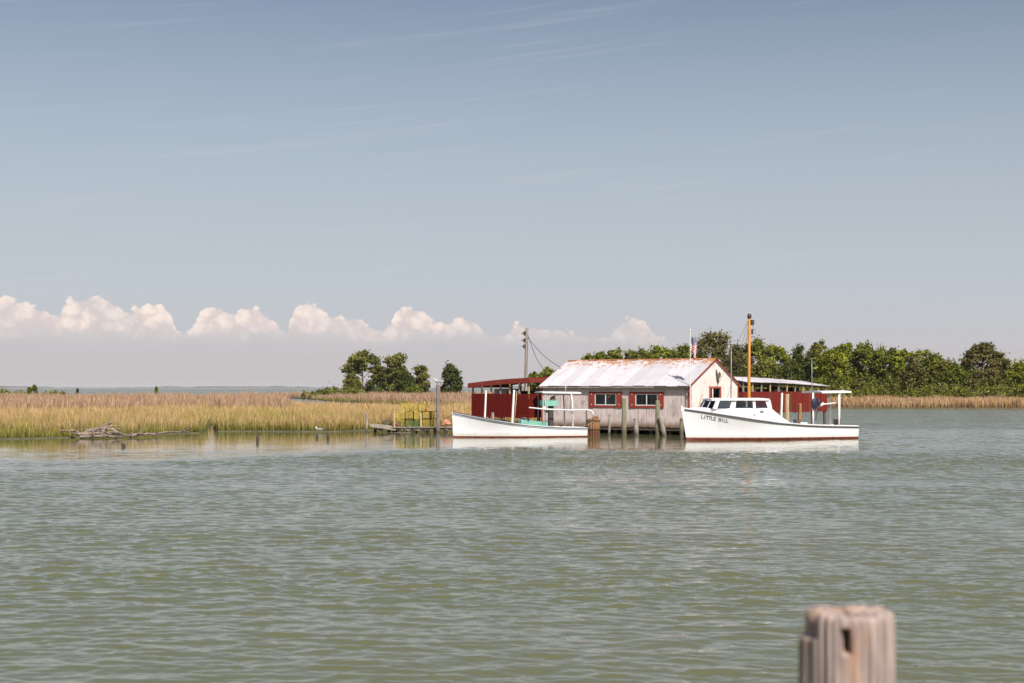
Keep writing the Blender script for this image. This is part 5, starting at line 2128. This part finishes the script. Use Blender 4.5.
# roof with camber
mb = MB()
rx0, rx1 = cx(709.5, -.3), cx(769, -1.35)
rows = []
for i in range(7):
    xl = rx0 + (rx1 - rx0) * i / 6
    wd = hw_(max(xl, xin[1])) * (.62 if i == 0 else 1.0) + (.05 if i else 0)
    rows.append([(xl, q * wd, zroof + .05 * (1 - q * q) + (-.02 if i == 0 else 0)) for q in (-1, -.5, 0, .5, 1)])
mb.sheet(rows)
low_ = [[(a, b, c - .10) for a, b, c in r__] for r__ in rows]
mb.sheet([list(reversed(q)) for q in low_])
mb.sheet([[r__[0] for r__ in rows], [r__[0] for r__ in low_]])
mb.sheet([[r__[-1] for r__ in rows], [r__[-1] for r__ in low_]])
mb.sheet([rows[0], low_[0]])
mb.sheet([rows[-1], low_[-1]])
mb.build('cabin_roof', M['white'], cb)
# aft bulkhead inside
bxp('bulkhead', (xin[8] - .12, -ym + .12, zwb - .6), (xin[8] - .07, ym - .12, zwb - .02), 'grey', cb)
# things seen through the glass
bxp('seat_back', (cx(738), -.3, zwb - .5), (cx(743), .2, zwt - .1), 'lumber', cb)
# vents on the trunk side
for px_, py_, w_, h_ in ((762.5, 411, .22, .08), (755.5, 414.6, .08, .08)):
    xl = cx(px_, -1.45)
    bxp('vent', (xl - w_ / 2, -half(xl) * .985 - .03, cz(py_, xl, -1.4) - h_ / 2), (xl + w_ / 2, -half(xl) * .95 + .05, cz(py_, xl, -1.4) + h_ / 2), 'grey', trunk_)
# mast stepped through the cabin
mxp = cx(749, .3)
zmt = cz(318, mxp, .3)
ms = MB()
ms.tube([(mxp, .3, .4), (mxp, .3, 3), (mxp + .02, .3, zmt)], [.105, .098, .082], 12)
mast = ms.build('mast', M['yellow'], cb, True)
ms = MB()
ms.tube([(mxp + .02, .3, zmt - .02), (mxp + .02, .3, zmt + .10), (mxp + .04, .3, zmt + .26)], [.11, .15, .10], 8, wob=.1)
ms.build('masthead_block', M['dark'], mast)
for zz, rr_ in ((zmt - .28, .12), (zmt - .85, .07)):
    ms = MB()
    ms.tube([(mxp + .20, .24, zz - .16), (mxp + .20, .24, zz + .16)], rr_, 8)
    ms.build('pulley_block', M['dark'], mast)
for i, p1 in enumerate(((cx(712, .2), .2, 2.6), (cx(738, 1.4), 1.4, 1.2), (cx(800, 1.0), 1.0, 1.0), (cx(744, -1.4), 1.3, 1.3))):
    pipe('stay_wire', [(mxp, .3, zmt - .05), p1], .010, 'cable', cb, 4)
pipe('whip_aerial', [(cx(731, .4), .4, zroof), (cx(731.2, .4), .4, cz(370, 4, .4)), (cx(731.2, .4), .4, cz(348, 4, .4))], [.04, .035, .02], 'grey', cb, 6)
# after canopy
a0, a1 = cx(811.8, 0), cx(841.0, 0)
zcn = cz(390.8, 9.8)
mb = MB()
rows = []
for i in range(9):
    q = -1 + 2 * i / 8
    rows.append([(a0, q * 1.15, zcn - .06 * q * q), (a1, q * 1.15, zcn - .06 * q * q + .03)])
mb.sheet(rows)
lw = [[(a, b, c - .09) for a, b, c in r__] for r__ in rows]
mb.sheet([list(reversed(q)) for q in lw])
for e in (0, -1):
    mb.sheet([rows[e], lw[e]])
for e in (0, 1):
    mb.sheet([[r__[e] for r__ in rows], [r__[e] for r__ in lw]])
mb.build('canopy', M['white'], cb)
for px_, yy, rr_ in ((839, -1.0, .055), (839.5, 1.0, .05), (813, -1.0, .06), (813.5, 1.0, .05), (830.5, .9, .045)):
    xl = cx(px_, yy)
    pipe('canopy_post', [(xl, yy, .4), (xl, yy, zcn - .12)], rr_, 'whitemet', cb)
pipe('whip_aerial', [(cx(812, 0), 0, zcn), (cx(811.8, 0), 0, cz(358, 9.5))], [.03, .015], 'grey', cb, 6)
# winder and rails under the canopy
pipe('winder_arm', [(cx(822, -1.1), -1.1, cz(404.4, 10, -1)), (cx(836, -1.1), -1.1, cz(402.8, 11, -1))], .04, 'whitemet', cb)
ms = MB()
ms.tube([(cx(820.5, -1.1), -1.1, cz(405.6, 10, -1)), (cx(823.6, -1.1), -1.1, cz(403.4, 10, -1))], [.08, .09], 10)
ms.build('winder_drum', M['whitemet'], cb, True)
pipe('winder_leg', [(cx(822, -1.1), -1.1, cz(405, 10, -1)), (cx(817, -1.0), -1.0, cz(408, 10, -1)), (cx(815.5, -.95), -.95, cz(420, 10, -1))], .05, 'grey', cb)
bxp('culling_board', (cx(778, -1.2), -1.1, .86), (cx(806, -1.2), 1.1, .92), 'blue', cb)
for i, (px_, hh_) in enumerate(((797, .32), (837, .30))):
    ms = MB()
    xl = cx(px_, -.6)
    ms.tube([(xl, -.6, .35), (xl, -.6, .9 + hh_)], [.19, .23], 12)
    ms.build('basket', M['piledark'], cb)
bxp('engine_box', (cx(790), -.5, .35), (cx(803), .5, 1.02), 'white', cb)
# name on the bow, letter by letter along the flare of the hull
txt = 'LITTLE BILL'
pxs = np.linspace(702.3, 727.2, len(txt))
lets = MB()
for ch, px_ in zip(txt, pxs):
    if ch == ' ':
        continue
    cu = bpy.data.curves.new('letter', 'FONT')
    cu.body = ch
    cu.size = .335
    cu.align_x = 'CENTER'
    cu.offset = .0
    to = bpy.data.objects.new('letter', cu)
    COL.objects.link(to)
    dg = bpy.context.evaluated_depsgraph_get()
    tm = to.evaluated_get(dg).to_mesh()
    vv = [v.co.copy() for v in tm.vertices]
    ff = [tuple(p.vertices) for p in tm.polygons]
    to.evaluated_get(dg).to_mesh_clear()
    bpy.data.objects.remove(to)
    bpy.data.curves.remove(cu)
    # hull station seen at this column
    xl = cx(px_, -.9)
    t_ = xl / LC
    for _ in range(6):
        p = HC.side(t_, HC.zs(t_) - .40)
        t_ += (cx(px_, p.y) - p.x) / LC
    base_z = HC.zs(t_) - .50
    p = HC.side(t_, base_z)
    p2 = HC.side(t_ + .012, HC.zs(t_ + .012) - .50)
    p3 = HC.side(t_, base_z + .28)
    ax = (p2 - p).normalized()
    upv = (p3 - p).normalized()
    nr = ax.cross(upv).normalized()
    if nr.y > 0:
        nr = -nr
    out_ = [p + ax * (v.x * 1.05) + upv * v.y + nr * .012 for v in vv]
    lets = MB()
    lets.add(out_, ff)
    lets.build('letter', M['letter'], cb)

# navy oilskin jacket hung on the canopy post
jk = empty('oilskin_jacket', (0, 0, 0), yawC, 'navy blue oilskin jacket hung from the canopy post of the cabin boat', 'jacket')
jx = cx(815, -1.1)
wp = Matrix.Translation(c0) @ Matrix.Rotation(yawC, 4, 'Z') @ Vector((jx, -1.12, cz(408, 10, -1)))
jk.location = wp
mb = MB()
rows = []
for i, (z_, w2, d2) in enumerate(((-.06, .10, .05), (.08, .17, .08), (.26, .21, .09), (.44, .22, .08), (.56, .18, .06), (.64, .09, .05), (.70, .03, .03))):
    rows.append([(math.cos(a) * w2 * (1 + .1 * math.sin(a * 5 + i)) - .05 * (i < 3), math.sin(a) * d2 * (1 + .2 * math.sin(a * 4 + i * 2)), z_) for a in [2 * math.pi * k / 14 for k in range(15)]])
mb.sheet(rows)
mb.build('body', M['navy'], jk, True)
mb = MB()
mb.tube([(.20, -.02, .56), (.25, -.05, .34), (.21, -.06, .10)], [.07, .06, .05], 8, wob=.1)
mb.build('sleeve', M['navy'], jk, True)

# mooring lines
def line(label, p0, p1, sag):
    P0, P1 = Vector(p0), Vector(p1)
    mb = MB()
    path = []
    for k in range(13):
        t_ = k / 12
        q = P0.lerp(P1, t_) - P0
        q.z -= sag * 4 * t_ * (1 - t_)
        path.append(q)
    mb.tube(path, .018, 5)
    o_ = mb.build('mooring_line', M['ropetan'], None, True)
    o_.location = P0
    tag(o_, label, 'rope', 'mooring lines of the two boats')


M['ropetan'] = mat_plain('tan_rope', (0.42, 0.36, 0.27), 0.9, 0.3, 20)
Wc = Matrix.Translation(c0) @ Matrix.Rotation(yawC, 4, 'Z')
Wl = Matrix.Translation(b0) @ Matrix.Rotation(yawL, 4, 'Z')
line('thin rope from the bow of the cabin boat to the nearest greenish pile', Wc @ Vector((.35, .1, 1.98)), (X(681.5, 93.6), 93.5, 1.1), .25)
line('thin rope from the bow of the open boat to the tall grey pile', Wl @ Vector((.2, 0, 1.62)), (X(438, 100.4), 100.3, 1.3), .3)
line('thin rope from the stern of the open boat to the brown timber cluster', Wl @ Vector((LB - .1, .5, .62)), (X(593.5, 94.6), 94.25, 1.0), .12)

# ================================================================== the near pile (out of focus)
NY = 4.6
nx_, nz_ = X(850, NY), Z(611, NY)
nr = .141
th = 220
zz_ = list(np.concatenate([np.linspace(nz_, nz_ - .012, 4), np.linspace(nz_ - .02, nz_ - .75, 110), np.linspace(nz_ - .85, -1.5, 14)]))
r_ = np.random.default_rng(77)
tt = np.linspace(0, 2 * math.pi, th, endpoint=False)
gro = np.zeros(th)
for k in range(60):
    c_ = r_.uniform(0, 2 * math.pi)
    wd = r_.uniform(.008, .022)
    dd = r_.uniform(.0004, .003)
    d_ = np.abs((tt - c_ + math.pi) % (2 * math.pi) - math.pi)
    gro -= dd * np.exp(-(d_ / wd) ** 2)
for k in range(5, 40, 3):
    gro += .0012 * np.sin(tt * k + r_.uniform(0, 6))
gx = 1.0 + .03 * np.cos(2 * tt + .5)


def ang(px_):
    """angle on the pile facing the camera for a picture column"""
    q = (px_ - 848.5) / FPX * NY / nr
    return math.pi * 1.5 + math.asin(max(-1, min(1, q)))


V, F = [], []
slot_a = ang(839)
left_a = ang(804)
for i, z in enumerate(zz_):
    d = nz_ - z
    taper = 1 + .055 * min(d, .8)
    for j in range(th):
        t_ = tt[j]
        drift = .0015 * math.sin(z * 9 + t_ * 6)
        rr = nr * gx[j] * taper + gro[j] * (1 - .75 * math.exp(-d / .5) * 0) + drift
        if i < 4:
            rr -= .007 * (1 - i / 3) ** 2
        rr -= .006 * math.exp(-d / .015)
        # slot
        da = abs((t_ - slot_a - (d - .09) * .35 + math.pi) % (2 * math.pi) - math.pi)
        if .036 < d < .118:
            edge_ = min(1, (d - .036) / .012, (.118 - d) / .012)
            rr -= .085 * max(0, 1 - (da / .115) ** 4) * edge_ if da < .115 else 0
        # broken-off sliver on the left side: lower shoulder
        dl = abs((t_ - left_a + math.pi) % (2 * math.pi) - math.pi)
        if dl < .62 and d < .080:
            rr -= .030 * min(1, (.62 - dl) / .08) * min(1, (.080 - d) / .008 + .0)
        topw = .003 * math.sin(2 * t_ + 1) + .0025 * math.sin(7 * t_) + .003 * math.sin(23 * t_ + 2) + .002 * math.sin(41 * t_)
        V.append((math.cos(t_) * rr, math.sin(t_) * rr, z + topw * math.exp(-d / .05)))
nzs = len(zz_)
for i in range(nzs - 1):
    for j in range(th):
        j2 = (j + 1) % th
        F.append((i * th + j, (i + 1) * th + j, (i + 1) * th + j2, i * th + j2))
# end grain: rings inward with dishing
prev = 0
base_i = len(V)
for q, (fr_, dz_) in enumerate(((.8, .002), (.5, -.004), (.2, -.010))):
    for j in range(th):
        a = V[j]
        V.append((a[0] * fr_, a[1] * fr_, a[2] + dz_ + .003 * math.sin(tt[j] * 9 + q * 2)))
    for j in range(th):
        j2 = (j + 1) % th
        p_, q_ = (prev, base_i + q * th)
        F.append((p_ + j, p_ + j2, q_ + j2, q_ + j))
    prev = base_i + q * th
F.append(tuple(prev + j for j in range(th)))


def mat_nearpile():
    m_, t, b = newmat('old_grey_pile_wood')
    p = opos(t)
    f1 = noise(t, mapping(t, p, (46, 46, 2.0)), 1.0, 7, 0.7)
    f2 = noise(t, mapping(t, p, (120, 120, 5)), 1.0, 4, 0.6)
    f3 = noise(t, mapping(t, p, (9, 9, 1.6), loc=(2, 0, 1)), 1.0, 4, 0.6)
    c = mixc(t, rng_map(t, f1, .36, .64), (0.46, 0.36, 0.315), (0.19, 0.145, 0.135))
    c = mixc(t, rng_map(t, f3, .47, .66, 0, .85), c, (0.48, 0.26, 0.14))
    c = mixc(t, rng_map(t, f2, .5, .75, 0, .5), c, (0.15, 0.105, 0.10))
    t.links.new(c, b.inputs["Base Color"])
    b.inputs["Roughness"].default_value = .85
    bump(t, b, mth(t, 'ADD', f1, mth(t, 'MULTIPLY', f2, .5)), .006, .8)
    return m_


me = bpy.data.meshes.new('mooring_pile')
me.from_pydata(V, [], F)
me.materials.append(mat_nearpile())
me.polygons.foreach_set("use_smooth", [True] * len(F))
me.update()
np_ = new_obj('mooring_pile', me, None, (nx_, NY, 0))
np_.rotation_euler = (0, R(-.3), 0)
tag(np_, 'large weathered pile top with a dark slot, out of focus in the foreground', 'pile')

# ================================================================== thin summer haze over the bay
hm = MB()
hm.box((-12500, -400, -2.6), (12500, 12500, 22))
hz_ = hm.build('haze', M['mud'])
hz_.data.materials.clear()
m_ = bpy.data.materials.new('thin_haze')
m_.use_nodes = True
t = m_.node_tree
t.nodes.clear()
pv_ = N(t, "ShaderNodeVolumePrincipled")
pv_.inputs["Density"].default_value = 4.0e-5
pv_.inputs["Color"].default_value = (.90, .91, .96, 1)
oo = N(t, "ShaderNodeOutputMaterial")
t.links.new(pv_.outputs[0], oo.inputs["Volume"])
hz_.data.materials.append(m_)
tag(hz_, kind='stuff', label='thin pale summer haze over the bay')
